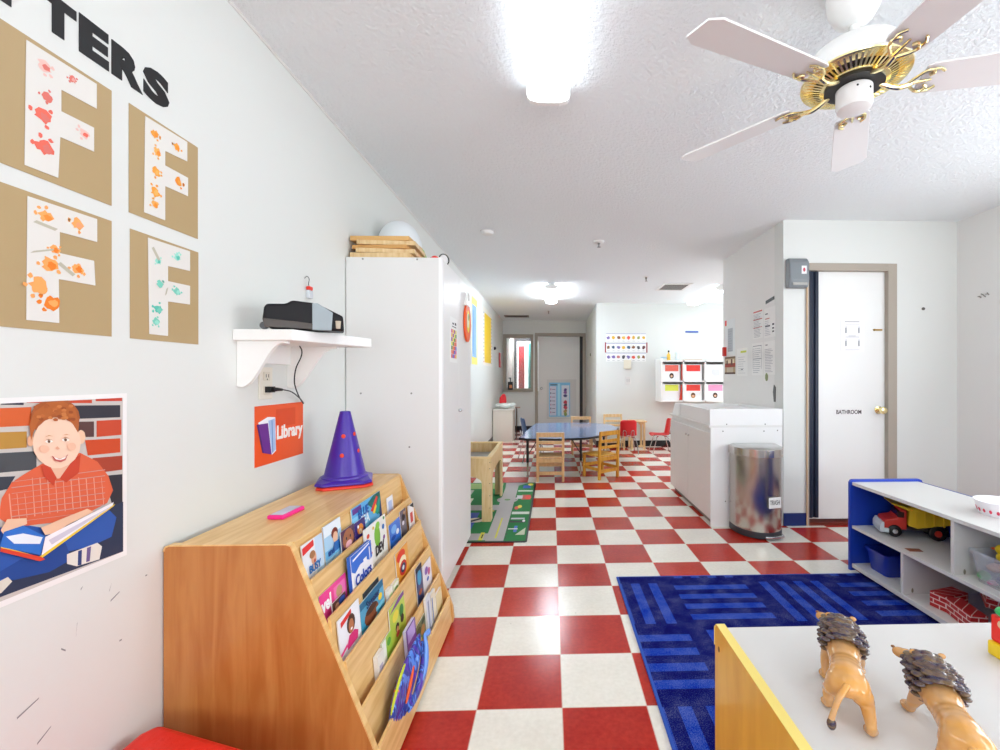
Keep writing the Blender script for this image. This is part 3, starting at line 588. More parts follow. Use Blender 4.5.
# ------------------------------------------------------------------ books in the display
def bk(pocket, y0, y1, ztop, label, cover, spine='#e8e4da', thick=.004, layer=0, name='picture_book', txt=None, cat='book', roll=0):
    x, z = lips[pocket-1]; nx, nz = lips[pocket]; zf = nz-.073
    xb = x+(z-zf)*.1+.001+layer*.011
    W_, H_ = y1-y0, ztop-zf; th = -.09
    M = Matrix.Translation((xb, y0, zf)) @ Matrix.Rotation(th, 4, 'Y') @ Matrix.Rotation(roll, 4, 'X')
    tt = thing(name, label, cat, (xb, (y0+y1)/2, zf)); oo = tt.location
    q = MB(); q.M = M; q.box(0, 0, 0, thick, W_, H_); q.build('pages', PAPER if spine == '#e8e4da' else mat(spine, .5), tt, oo, bevel=.0006)
    q = MB(); mats = [mat(cover[0][0], .3, coat=.2)]
    Fc = M @ FR((thick, 0, 0), '+x')
    q.card(rect(-.001, 0, W_+.001, H_+.001), Fc, .0006, 0, lift=.0001)
    sc = [(h, [(px*W_, pz*H_) for px, pz in p]) for h, p in cover[1:]]
    art(q, sc, Fc, mats, .0009, .00018); q.build('front_cover', mats, tt, oo)
    for (s_, cx, cz, size, h, sx) in (txt or []):
        text('cover_lettering', s_, size, mat(h, .5), Fc @ Matrix.Translation((cx*W_, cz*H_, 0)), tt, off=size*.03, sx=sx, lift=.0034, o=oo)
    return tt
def kid(cx, cz, r, skin='#d99c78', hair='#3a2418', body='#d6336c'):
    return [(body, [(cx-r*1.5, 0), (cx-r*1.1, cz-r*.8), (cx+r*1.1, cz-r*.8), (cx+r*1.6, 0)]), (hair, ell(cx, cz+r*.35, r*1.25, r*1.2)), (skin, ell(cx, cz, r*.9, r)),
            ('#4a2a20', ell(cx-r*.35, cz+r*.15, r*.12, r*.12, 8)), ('#4a2a20', ell(cx+r*.35, cz+r*.15, r*.12, r*.12, 8)), ('#c24848', ell(cx, cz-r*.45, r*.35, r*.14, 8))]
bk(1, 1.285, 1.395, .702, 'white book with a red corner and a baby face, nearest on the top tier',
   [('#eef0f4',), ('#c8dcf0', rect(.6, .3, 1, 1)), ('#dc3030', [(0, .82), (.55, .88), (.55, .99), (0, .95)]), ('#e2a888', ell(.5, .66, .13, .13)), ('#a8744c', ell(.44, .74, .14, .07)), ('#c05048', ell(.53, .61, .05, .03)), ('#e8c8b4', [(.2, .44), (.4, .54), (.6, .54), (.75, .44)])],
   txt=[('BUSY', .5, .5, .03, '#2470b4', .9)])
bk(1, 1.405, 1.515, .714, 'pale blue book with a red-haired child, second on the top tier', [('#a9d2ee',), ('#e8f2f8', rect(0, .8, 1, 1)), ('#6fb4e0', rect(0, .4, 1, .55)), ('#7a2e20', ell(.6, .78, .2, .1)), ('#e8b898', ell(.62, .7, .15, .1)), ('#2b6cb4', [(.4, .45), (.5, .62), (.8, .62), (.9, .45)])], txt=[('and', .3, .5, .03, '#1d4a94', .9)])
bk(1, 1.49, 1.585, .668, 'small book with a brown rounded face standing before the pale blue book', [('#4b2c50',), ('#a86a48', ell(.5, .72, .42, .26)), ('#e8b0b8', ell(.5, .58, .25, .1)), ('#2a2030', ell(.35, .76, .05, .04)), ('#2a2030', ell(.65, .76, .05, .04))], layer=1)
bk(1, 1.59, 1.675, .664, 'small dark purple book with an orange figure, beside the brown-faced one', [('#33247a',), ('#e08838', ell(.5, .75, .3, .15)), ('#f2d8b0', ell(.5, .68, .14, .08)), ('#ffffff', ell(.3, .85, .07, .05))], layer=1)
bk(1, 1.60, 1.86, .712, 'wide blue picture book with a teal and red swirl, top tier centre', [('#58b4e6',), ('#8cd0f2', rect(0, .45, .5, .8)), ('#6a3a90', rect(.02, .86, .3, .98)), ('#166a62', [(.5, .9), (.75, 1), (1, 1), (1, .4), (.9, .5)]), ('#d83a32', [(.6, .7), (.85, .95), (.9, .9), (.72, .62)]), ('#f4d23c', [(.66, .62), (.8, .78), (.84, .7), (.74, .58)]), ('#1a9a88', [(.75, .6), (.95, .9), (1, .8), (.85, .5)]), ('#23306a', [(.9, .4), (1, .4), (1, .9)])],
   txt=[('BLUE', .35, .80, .045, '#1a5cae', .9), ('SEA', .38, .62, .05, '#e8f6fc', .9)])
bk(1, 1.93, 2.0, .66, 'tiny white card with a pale blue drawing at the far end of the top tier', [('#f2f2f8',), ('#b8c8ee', rect(.2, .5, .8, .85)), ('#ee8a3c', rect(.2, .36, .8, .47))], name='picture_card', cat='card', thick=.002)
bk(2, 1.285, 1.445, .556, 'hot pink magazine nearest on the second tier', [('#ee3f92',), ('#f47ab4', rect(.5, .5, .95, .9)), ('#c8a078', ell(.7, .72, .12, .14))], txt=[('vel', .2, .72, .055, '#ffffff', .9)], name='magazine', cat='magazine', thick=.003)
bk(2, 1.33, 1.41, .512, 'small dark book with a blue figure in front of the hot pink magazine', [('#5a3a30',), ('#2a50a8', ell(.7, .85, .25, .12)), ('#c89070', ell(.3, .8, .15, .1))], layer=1)
bk(2, 1.445, 1.605, .602, 'white and blue Colors book on the second tier', [('#f4f4f8',), ('#2f6cd0', [(0, .72), (.15, .64), (.4, .72), (.7, .70), (.9, .62), (1, .66), (1, 1), (0, 1)]), ('#f4f4f8', [(.08, .92), (.9, .98), (.9, .95), (.08, .88)]), ('#f4f4f8', rect(.55, .62, .72, .76)), ('#f4f4f8', rect(.86, .55, .9, .9))],
   txt=[('Colors', .5, .48, .047, '#1d46a8', .95)], thick=.012, spine='#2f66c4', layer=1)
bk(2, 1.60, 1.80, .636, 'white book scattered with small pictures around a green monster, second tier', [('#f0f0ea',), ('#7cba3c', ell(.55, .72, .14, .2)), ('#8cc850', ell(.6, .9, .1, .07)), ('#d8452e', ell(.15, .85, .06, .04)), ('#e9a23a', ell(.2, .68, .05, .04)), ('#3a78c4', ell(.85, .8, .06, .05)), ('#8a4a90', ell(.85, .6, .05, .04)), ('#c43a3a', ell(.2, .52, .06, .03)), ('#e7c33a', ell(.38, .92, .04, .03)), ('#4a9a58', ell(.9, .95, .04, .03))],
   txt=[('DEV', .6, .47, .05, '#26262c', .9)])
bk(2, 1.83, 1.955, .575, 'bright blue book with a white spot on the second tier', [('#2f74d8',), ('#7ab4ee', ell(.4, .8, .25, .12)), ('#f0f4fa', ell(.7, .65, .14, .08)), ('#1d4aa4', ell(.3, .58, .2, .06))])
bk(2, 1.965, 2.035, .59, 'dark grey book with black figures beside the bright blue one', [('#6a6470',), ('#23222a', ell(.5, .8, .3, .1)), ('#d8d4dc', ell(.4, .65, .2, .06)), ('#c8a070', ell(.7, .9, .14, .05))])
bk(2, 2.045, 2.115, .592, 'white and red book with a black corner at the far end of the second tier', [('#f0ecea',), ('#1c1c20', [(.2, 1), (1, 1), (1, .85)]), ('#d05048', rect(.2, .5, .7, .78))], layer=1)
bk(3, 1.29, 1.425, .482, 'white book showing a curly-haired girl in pink, nearest on the third tier', [('#eef1f8',), ('#d8322c', [(.1, .84), (.6, .90), (.6, .98), (.1, .93)]), ('#4a2a1c', ell(.55, .74, .2, .16)), ('#b8744c', ell(.55, .70, .12, .12)), ('#ffffff', ell(.55, .65, .05, .02)), ('#d8307a', [(.3, .45), (.42, .58), (.68, .58), (.85, .5), (.8, .38), (.3, .38)]), ('#ec4a8c', [(0, .44), (.3, .5), (.3, .44), (0, .39)])])
bk(3, 1.43, 1.62, .456, 'teal book with a large brown round face on the third tier', [('#3fa4cc',), ('#1f6a90', rect(0, .85, 1, 1)), ('#8a4a2c', ell(.42, .55, .3, .2)), ('#4a2818', ell(.42, .66, .24, .08)), ('#f2cf3c', ell(.82, .68, .09, .08)), ('#7cc8e0', rect(.6, .45, 1, .55))], txt=[('Sweater', .5, .83, .032, '#123a6a', 1)])
bk(3, 1.47, 1.60, .472, 'dark green backed book leaning behind the teal one on the third tier', [('#2a6a50',), ('#182830', rect(0, .9, 1, 1))], layer=-.45, thick=.003)
bk(3, 1.64, 1.675, .402, 'thin white booklet in the middle of the third tier', [('#f0efe6',), ('#c8dca0', rect(.1, .5, .9, .8))], thick=.014, name='booklet', cat='booklet')
bk(3, 1.69, 1.75, .398, 'pale green booklet beside the thin white one', [('#dce8c0',), ('#8ab060', ell(.5, .7, .3, .12)), ('#f4f4e8', rect(.1, .84, .9, .95))], thick=.012, name='booklet', cat='booklet')
bk(3, 1.76, 1.90, .486, 'orange and yellow wheel-covered book standing tall on the third tier', [('#e8a23a',), ('#e03a24', ell(.4, .85, .35, .12)), ('#f4e6c0', ell(.5, .68, .3, .14)), ('#c82a20', ell(.5, .55, .3, .16)), ('#2c3a58', ell(.5, .55, .2, .1)), ('#d8dce0', ell(.5, .55, .09, .05))])
bk(4, 1.57, 1.72, .365, 'yellow-green book with two dark-haired children on the fourth tier', [('#bcd04a',), ('#7a4a90', [(0, .9), (.6, 1), (1, 1), (1, .92), (.5, .9)]), ('#e8d84a', ell(.35, .75, .2, .1)), ('#38843c', ell(.75, .7, .15, .12)), ('#2c1c18', ell(.4, .52, .12, .08)), ('#c88a60', ell(.4, .48, .08, .06)), ('#d04848', ell(.4, .4, .12, .05)), ('#2c1c18', ell(.75, .55, .11, .08))])
bk(4, 1.425, 1.475, .292, 'thick white paperback nearest on the fourth tier', [('#eceae2',), ('#b8b0c8', rect(.2, .4, .7, .7))], thick=.014)
bk(4, 1.485, 1.57, .298, 'lime green and white book beside the thick white paperback', [('#a8d04a',), ('#f2f4ea', rect(0, .4, .4, 1)), ('#5aa83c', ell(.7, .8, .2, .1))], thick=.005)
bk(4, 1.875, 1.955, .375, 'dark blue book near the far end of the fourth tier', [('#2a4478',), ('#4a9cc4', ell(.5, .75, .35, .15)), ('#1c2030', rect(0, .9, 1, 1)), ('#a8543c', ell(.5, .45, .3, .05))])
bk(4, 1.965, 2.09, .345, 'white book with purple shapes at the far end of the fourth tier', [('#eceaf2',), ('#8a6ab8', ell(.4, .8, .2, .1)), ('#c85a8c', ell(.7, .7, .14, .1)), ('#5a78c4', ell(.5, .56, .14, .05))], layer=0)
bk(5, 1.60, 1.70, .272, 'purple hardback with a lilac top standing on the bottom tier', [('#5a2c98',), ('#b8a0dc', rect(.1, .75, .9, .98)), ('#7a4ab4', rect(.1, .35, .9, .6))], thick=.012, spine='#cfc4e0')
bk(5, 1.71, 1.84, .212, 'olive and brown forest picture book on the bottom tier', [('#5a6a34',), ('#3c4820', ell(.3, .8, .25, .12)), ('#a8743c', ell(.7, .7, .2, .12)), ('#c8b050', ell(.4, .55, .14, .06)), ('#2c3c28', ell(.8, .9, .2, .06)), ('#d86a3c', rect(.1, .42, .9, .48))])
bk(5, 1.85, 1.91, .262, 'grey-white upright booklet behind the forest book on the bottom tier', [('#d4d8e4',), ('#8a94b0', rect(.3, .3, .6, .9))], thick=.01, name='booklet', cat='booklet')
bk(5, 1.92, 1.985, .245, 'cream booklet with a blue mark near the far end of the bottom tier', [('#ece4cc',), ('#5a78b4', rect(.1, .3, .3, .9))], thick=.01, name='booklet', cat='booklet')
bk(5, 1.995, 2.085, .205, 'yellowed paper booklet at the far end of the bottom tier', [('#e6d4a0',), ('#c8a860', rect(.1, .4, .9, .5))], thick=.01, name='booklet', cat='booklet')
# crumpled cloth bag drooping out of the bottom tier
t = thing('cloth_bag', 'crumpled shiny blue and purple cloth bag drooping from the bottom tier', 'bag', (-.46, 1.47, .07)); o = t.location
def satin():
    m = bpy.data.materials.new('printed_satin'); m.use_nodes = True; nt = m.node_tree; b_ = nt.nodes['Principled BSDF']; N = nt.nodes.new; L = nt.links.new
    tc = N('ShaderNodeTexCoord'); mp = N('ShaderNodeMapping'); mp.inputs['Rotation'].default_value = (.9, 0, 0); mp.inputs['Scale'].default_value = (1, 1, .35); L(tc.outputs['Object'], mp.inputs['Vector'])
    n = N('ShaderNodeTexNoise'); n.inputs['Scale'].default_value = 26; n.inputs['Detail'].default_value = 1; n.inputs['Distortion'].default_value = 1.2; L(mp.outputs['Vector'], n.inputs['Vector'])
    rp = N('ShaderNodeValToRGB'); rp.color_ramp.interpolation = 'CONSTANT'; cr = rp.color_ramp.elements
    cr[0].position = 0; cr[0].color = lin('#4a2ca4'); cr[1].position = .40; cr[1].color = lin('#22348e')
    for p_, h in ((.50, '#5585dc'), (.56, '#2a3c9c'), (.62, '#5a2c9c'), (.68, '#e0561e')): e_ = cr.new(p_); e_.color = lin(h)
    L(n.outputs['Fac'], rp.inputs['Fac']); L(rp.outputs['Color'], b_.inputs['Base Color']); b_.inputs['Roughness'].default_value = .28; b_.inputs['Coat Weight'].default_value = .3
    bp = N('ShaderNodeBump'); bp.inputs['Strength'].default_value = .8; bp.inputs['Distance'].default_value = .01; L(n.outputs['Fac'], bp.inputs['Height']); L(bp.outputs['Normal'], b_.inputs['Normal']); return m
random.seed(21); SAT = satin()
def folds(cols, m, nm, lab, vox=.003, R0=.013):
    q = MB()
    for pts in cols:
        P_ = smooth(pts, 9)
        for i, p in enumerate(P_):
            rr = (.004+R0*math.sin(PI*(i+1)/(len(P_)+1))); q.ball((p.x, p.y, p.z), (rr*.8, rr*1.25, rr), n=8, k=6)
    ob = q.build(nm, m, t, o, label=lab); md = ob.modifiers.new('fuse', 'REMESH'); md.mode = 'VOXEL'; md.voxel_size = vox; md.use_smooth_shade = True
    sm = ob.modifiers.new('smooth', 'SMOOTH'); sm.factor = .5; sm.iterations = 3
folds([[(-.492+dx, 1.40+d_, .09), (-.488+dx, 1.43+d_*1.2, .15), (-.482+dx, 1.50+d_, .215), (-.474, 1.585+d_*.3, .262)] for d_, dx in ((-.025, -.004), (-.005, .0), (.015, .004), (.035, .009), (.05, .016))]
      + [[(-.462, 1.47+d_, .10), (-.452, 1.53+d_, .125), (-.450, 1.58+d_*.5, .18), (-.462, 1.60, .235)] for d_ in (-.02, 0, .02)], SAT, 'bag_body', 'blue and purple satin body')
folds([[(-.452, 1.50, .125), (-.440, 1.555, .165), (-.444, 1.585, .22), (-.455, 1.60, .262)], [(-.452, 1.60, .262), (-.448, 1.625, .256), (-.452, 1.64, .242)]], mat('#6a98e4', .25, coat=.3), 'satin_fold', 'light blue satin fold', R0=.008)
folds([[(-.494, 1.375, .12), (-.492, 1.395, .165), (-.488, 1.44, .21), (-.484, 1.475, .235)]], mat('#c0cc30', .4), 'lining', 'yellow-green edge', .002, R0=.003)
folds([[(-.470, 1.45, .13), (-.466, 1.475, .17), (-.466, 1.51, .205)]], mat('#e4581c', .35), 'flame_panel', 'orange flame panel', .002, R0=.004)

# ------------------------------------------------------------------ on top of the bookcase
def cone(z0, cx, cy, rz, h, top_r, base_r, half, m, label, holes, full=True):
    t = thing('traffic_cone', label, 'cone', (cx, cy, z0), rz); 
    q = MB(); c = .03; hb = half
    sq = [(-hb+c, -hb), (hb-c, -hb), (hb, -hb+c), (hb, hb-c), (hb-c, hb), (-hb+c, hb), (-hb, hb-c), (-hb, -hb+c)]
    rr = base_r+.018
    ring = [(rr*math.cos(a), rr*math.sin(a)) for a in [math.radians(-112.5+45*i+0) for i in range(8)]]
    v = [(x, y, 0) for x, y in sq]+[(x, y, .007) for x, y in sq]+[(x*.95, y*.95, .012) for x, y in sq]+[(x, y, .02 if h > .05 else .013) for x, y in ring]
    f = [tuple(range(8))[::-1]]
    for L_ in range(3):
        for i in range(8): f.append((L_*8+i, L_*8+(i+1) % 8, L_*8+8+(i+1) % 8, L_*8+8+i))
    f.append(tuple(range(24, 32))); q.add(v, f); q.build('base_plate', m, t, bevel=.002)
    q = MB(); prof = [(base_r+.012, .016), (base_r+.01, .026), (base_r, .032), (top_r, h), (top_r-.003, h+.001), (top_r-.006, h-.01), (top_r-.006, h-.03)]
    q.lathe(prof, n=40); q.build('cone_body', m, t, smooth=True) if h > .05 else None
    for a, zz in holes:
        a = math.radians(a)-rz; r_ = base_r+(top_r-base_r)*(zz-.032)/(h-.032)
        q = MB(); q.M = Matrix.Rotation(a, 4, 'Z'); q.ball((r_, 0, zz), (.003, .0085, .0095)); q.build('peg_hole', mat('#e2402c', .5), t, smooth=True)
    return t
cone(.7225, -.893, 1.945, .42, .03, .03, .045, .108, mat('#e23a2c', .35), 'red sports cone under the purple cone, only its base showing', [])
cone(.7365, -.893, 1.945, .36, .300, .021, .082, .108, mat('#40209c', .32, coat=.15), 'purple sports cone with red peg holes stacked on the bookcase', [(-74, .197), (-77, .118), (-10, .203), (-6, .13)])
t = thing('pink_case', 'hot pink case with a pale label lying on the bookcase', 'case', (-.893, 1.52, .7218), -.05)
MB().box(-.028, -.058, 0, .028, .058, .014).build('case_body', mat('#ee2c8c', .35), t, bevel=.005, seg=3)
MB().box(-.02, -.05, .0142, .02, .048, .0155).build('label_panel', mat('#cfd8e8', .3, var=.25), t, bevel=.0005)

# red vinyl cushion in the near left corner
q = MB(); q.prism([(-1.03, 1.135), (-1.005, 1.17), (-.70, 1.075), (-.60, 1.04), (-.52, .70), (-.80, .50), (-1.04, .70)], 'z', .02, .30)
ob = solo('floor_cushion', q, mat('#e0281c', .45, bump=(30, .3, .01)), 'red vinyl cushion against the wall in front of the bookcase', 'cushion', bevel=.02, seg=4, smooth=True)

# ================================================================== TALL CABINET
t = thing('tall_cabinet', 'tall white cabinet with two doors standing past the bookcase', 'cabinet', (-.82, 2.74, 0)); o = t.location
MB().box(XL+.004, 2.33, .06, -.588, 3.15, 1.81).build('body', mat('#e0e0de', .4), t, o, bevel=.002)
MB().box(XL+.01, 2.36, 0, -.61, 3.13, .06).build('plinth', mat('#b9b7b4', .5), t, o)
MB().box(-.590, 2.33, .0, -.572, 2.352, 1.813).build('edge_post', mat('#f4f4f4', .3), t, o, bevel=.003)
for a, c_ in ((2.355, 2.748), (2.752, 3.148)):
    dd = MB().box(-.587, a, .065, -.570, c_, 1.805).build('door', mat('#e6e5e3', .35), t, o, bevel=.002)
    hy = 2.735 if a < 2.5 else 2.765
    MB().ball((-.562, hy, .98), (.01, .01, .01)).build('knob', CHROME, dd, o, smooth=True)
q = MB()
for x, z in ((-.99, 1.10), (-.73, 1.10), (-.74, .82), (-.98, 1.80), (-.70, 1.80)): q.ball((x, 2.33, z), (.005, .0015, .005))
q.build('screws', mat('#8d8b88', .4), t, o)
# decals on its doors
FC_ = FR((-.570, 0, 0), '+x')
q = MB(); mats = [mat('#f0f0ee', .4)]; q.card(rect(2.50, 1.27, 2.70, 1.53), FC_, .001, 0, .0003)
cols = ['#e03a2c', '#f0c22c', '#3c8a3c', '#2c5cc4', '#9a3a9c', '#ee7a2c', '#d8408c', '#e8e23c']
for i in range(4):
    for j in range(7): art(q, [(cols[(i*3+j*5) % 8], rect(2.53+i*.036, 1.295+j*.024, 2.562+i*.036, 1.317+j*.024))], FC_, mats, .0015)
art(q, [('#3a3a40', rect(2.56, 1.49, 2.60, 1.50)), ('#3a3a40', rect(2.62, 1.49, 2.66, 1.505)), ('#3a3a40', rect(2.55, 1.475, 2.66, 1.48))], FC_, mats, .0015)
solo('colour_chart', q, mats, 'small chart of bright coloured squares taped to the near door of the tall cabinet', 'chart')
q = MB(); mats = [mat('#ee5c22', .4)]; q.card(ell(2.97, 1.545, .10, .125, 24), FC_, .012, 0, .0035)
art(q, [('#f4e03c', ell(2.97, 1.555, .05, .075)), ('#f2f2e0', ell(2.96, 1.56, .03, .05)), ('#48a03c', ell(2.985, 1.585, .02, .025))], FC_, mats, .016)
solo('orange_tag', q, mats, 'orange oval tag with a green and yellow picture hanging on the tall cabinet', 'tag')
q = MB(); q.tube(smooth([(-.562, 2.93, 1.67), (-.556, 2.93, 1.71), (-.556, 2.95, 1.745), (-.556, 3.0, 1.745), (-.556, 3.01, 1.70)]), .007, n=8); q.box(-.569, 2.90, 1.655, -.55, 3.02, 1.685)
solo('plastic_hook', q, mat('#e9e9e6', .3), 'white plastic hook above the orange tag on the cabinet door', 'hook')
# on top of the cabinet
random.seed(11)
t = thing('puzzle_tray', 'shallow wooden puzzle tray lowest in the pile on the tall cabinet', 'tray', (-.90, 2.47, 1.813), group='wooden trays piled on the tall cabinet'); 
def tray(t, w, d_, hh, m):
    MB().box(-w, -d_, 0, w, d_, .005).build('tray_base', m, t, bevel=.001)
    q = MB(); q.box(-w, -d_, .005, w, -d_+.012, hh).box(-w, d_-.012, .005, w, d_, hh).box(-w, -d_+.012, .005, -w+.012, d_-.012, hh).box(w-.012, -d_+.012, .005, w, d_-.012, hh)
    q.build('tray_rim', m, t, bevel=.001)
    q = MB(); q.box(-w+.013, -d_+.013, .005, w-.013, d_-.013, .012); q.build('puzzle_inset', mat('#8a7a6c', .6, var=.5), t)
tray(t, .155, .12, .026, PINE)
t = thing('puzzle_tray', 'second wooden puzzle tray from the bottom on the tall cabinet, pushed left', 'tray', (-.882, 2.475, 1.841), .07, group='wooden trays piled on the tall cabinet'); tray(t, .15, .12, .022, PINE)
t = thing('puzzle_tray', 'third wooden puzzle tray from the bottom on the tall cabinet, with grey pieces', 'tray', (-.900, 2.48, 1.864), -.07, group='wooden trays piled on the tall cabinet'); tray(t, .145, .12, .020, mat('#d2a060', .4))
t = thing('puzzle_tray', 'fourth wooden puzzle tray from the bottom on the tall cabinet, darker', 'tray', (-.878, 2.48, 1.885), .06, group='wooden trays piled on the tall cabinet'); tray(t, .15, .12, .022, PINE)
t = thing('puzzle_tray', 'topmost wooden puzzle tray, right under the white globe on the tall cabinet', 'tray', (-.905, 2.48, 1.908), -.02, group='wooden trays piled on the tall cabinet'); tray(t, .155, .115, .024, mat('#d9ac6c', .4))
q = MB(); q.ball((-.935, 2.76, 1.98), (.132, .132, .166), n=32, k=20); q.ball((-.935, 2.76, 2.147), (.006, .006, .003))
solo('white_globe', q, mat('#e6ebee', .35), 'white round globe or bowl dome behind the tray pile on the tall cabinet', 'globe', smooth=True)
q = MB(); q.prism([(-.80, 1.86), (-.765, 1.95), (-.745, 1.90), (-.74, 1.813), (-.80, 1.813)], 'y', 2.63, 2.68)
solo('green_toy', q, mat('#7cc24a', .45), 'lime green toy beside the white globe on the tall cabinet', 'toy', bevel=.008)
for i, (x, y, r, lab) in enumerate(((-.705, 2.50, .022, 'small red ball-shaped toy right of the tray pile on the cabinet'), (-.645, 2.47, .024, 'red round toy nearest the front edge of the cabinet top'))):
    q = MB(); q.ball((x, y, 1.813+r*.92), (r, r, r*.92)).ball((x+r*.7, y, 1.813+r*.6), r*.6)
    solo('red_toy', q, mat('#e8342a', .35), lab, 'toy', 'red toys on the tall cabinet', smooth=True)
q = MB(); q.lathe([(.006, 0), (.008, .004), (.003, .012), (.003, .055), (.004, .06)], (-.69, 2.56, 1.813), n=12)
solo('black_peg', q, BLACK, 'thin black peg standing behind the red toys on the cabinet', 'peg')
t = thing('hoop_toy', 'white hoop with a black rim leaning at the cabinet top corner', 'toy', (-.605, 2.50, 1.8135)); t.scale = (.75, .6, .6)
MB().tube([(.028*math.cos(a)*1.0+.005, .10*math.cos(a)*.4, .052+.05*math.sin(a)) for a in [2*PI*i/24 for i in range(24)]], .0045, n=8, closed=True).build('black_rim', BLACK, t, smooth=True)
MB().prism([(.024*math.cos(2*PI*i/24)+.005, .052+.044*math.sin(2*PI*i/24)) for i in range(24)], 'y', -.004, .004).build('white_disc', mat('#f0f0f0', .4), t)

# posters further along the left wall
q = MB(); mats = [mat('#f0e27a', .5)]; q.card(rect(5.98, 1.36, 6.42, 2.28), FL, .002, 0, .0006); art(q, [('#8cb4ea', rect(6.0, 1.46, 6.34, 2.18)), ('#7aa4e2', rect(6.02, 1.5, 6.16, 2.1))], FL, mats, .003)
solo('wall_banner', q, mats, 'tall pale blue banner with yellow ends on the left wall past the cabinet', 'banner')
q = MB(); mats = [mat('#e9e4dc', .5)]; q.card(rect(6.97, 1.37, 7.98, 2.30), FL, .002, 0, .0006); art(q, [('#f2c91c', rect(7.1, 1.42, 7.86, 2.22))], FL, mats, .003)
for i in range(14): art(q, [(['#c8543c', '#5a78b4', '#7a9a4c'][i % 3], rect(7.0, 1.42+i*.06, 7.06, 1.44+i*.06)), (['#5a78b4', '#7a9a4c', '#c8543c'][i % 3], rect(7.90, 1.42+i*.06, 7.96, 1.44+i*.06))], FL, mats, .003)
solo('wall_banner', q, mats, 'tall yellow banner with a speckled border on the left wall near the corner', 'banner')
solo('red_wall_strip', MB().card(rect(9.05, 1.38, 9.3, 1.68), FL, .02, 0, .001), mat('#b82a30', .4), 'small red strip on the left wall near the far window', 'wall fixture')
solo('wall_button', MB().ball((XL+.012, 8.3, 1.72), .03), DARK, 'small dark round button on the left wall between the yellow banner and the red strip', 'button')

# ================================================================== CEILING
def fixture(x, y0, y1, label, w=.175, strength=None):
    t = thing('ceiling_light', label, 'ceiling light', (x, (y0+y1)/2, H), group=None); o = t.location
    MB().box(x-w*.30, y0+.02, H-.03, x+w*.30, y1-.02, H).build('housing', WHITE, t, o)
    hw = w/2
    pr = [(x-hw, H-.022), (x-hw, H-.052), (x-hw*.88, H-.068), (x-hw*.5, H-.078), (x+hw*.5, H-.078), (x+hw*.88, H-.068), (x+hw, H-.052), (x+hw, H-.022)]
    for ya, yb in ((y0, y0+.025), (y1-.025, y1)):
        e = MB().prism([(a+(x-a)*-.03, b_-.002 if b_ < H-.03 else b_) for a, b_ in pr], 'y', ya, yb); e.build('end_cap', mat('#f6f6f4', .4), t, o)
    MB().prism(pr, 'y', y0+.025, y1-.025).build('diffuser', mat('#ecf7ff', .4, emit=strength or TUBE), t, o)
fixture(-.012, .70, 1.915, 'long white fluorescent ceiling light nearest the camera', .178)
fixture(0.0, 5.9, 7.1, 'white fluorescent ceiling light above the far end of the blue table', strength=25)
fixture(2.33, 5.9, 7.2, 'bright fluorescent ceiling light partly hidden behind the partition wall', .2, strength=3.2)
fixture(-.012, -1.9, -.64, 'white fluorescent ceiling light behind the camera on the left')  # unseen fixture added to light the near part of the room
fixture(2.5, -1.9, -.64, 'white fluorescent ceiling light behind the camera on the right')  # second added fixture out of view, for more overhead light
def vent(x0, x1, y0, y1, label, fm, sm):
    t = thing('ceiling_vent', label, 'vent', ((x0+x1)/2, (y0+y1)/2, H)); o = t.location; z = H
    q = MB(); f = .035
    q.box(x0, y0, z-.012, x1, y0+f, z).box(x0, y1-f, z-.012, x1, y1, z).box(x0, y0+f, z-.012, x0+f, y1-f, z).box(x1-f, y0+f, z-.012, x1, y1-f, z)
    q.build('frame', fm, t, o, bevel=.002)
    MB().box(x0+f, y0+f, z-.003, x1-f, y1-f, z-.001).build('dark_opening', DARK, t, o)
    n = 6; q = MB()
    for i in range(n):
        yy = y0+f+(y1-y0-2*f)*(i+.5)/n; q.box(x0+f, yy-.006, z-.01, x1-f, yy+.004, z-.004)
    q.build('louvres', sm, t, o)
vent(1.50, 1.90, 5.85, 6.32, 'square white ceiling vent with dark louvres beside the partition', WHITE, mat('#c9c4be', .5))
vent(-.96, -.46, 9.0, 9.25, 'narrow brown ceiling vent above the far window', mat('#7a6f64', .5), mat('#4a433c', .5))
def detector(x, y, label):
    t = thing('ceiling_sensor', label, 'smoke detector', (x, y, H))
    MB().lathe([(.055, 0), (.056, -.012), (.048, -.026), (.03, -.032), (.002, -.033)][::-1], n=28).build('cover', WHITE, t, smooth=True)
    MB().lathe([(.058, -.004), (.06, 0)], n=28).build('ring', mat('#cfcdca', .5), t)
    return t
detector(-.55, 3.82, 'round white ceiling sensor above the tall cabinet')
def sprinkler(x, y, label, big=False):
    t = thing('sprinkler', label, 'sprinkler', (x, y, H))
    MB().lathe([(.034, -.004), (.036, 0)] if not big else [(.04, -.016), (.05, -.008), (.052, 0)], n=24).build('escutcheon', WHITE, t, smooth=True)
    MB().lathe([(.016, -.055), (.018, -.053), (.006, -.05), (.006, -.03), (.012, -.026), (.012, 0)], n=14).build('head', mat('#8c8a86', .3, 1), t)
sprinkler(.44, 4.07, 'white sprinkler with a dark nozzle on the middle of the ceiling', True)
sprinkler(1.19, 5.5, 'sprinkler beside the square ceiling vent')
sprinkler(-.05, 8.4, 'sprinkler hanging beyond the small far ceiling light')
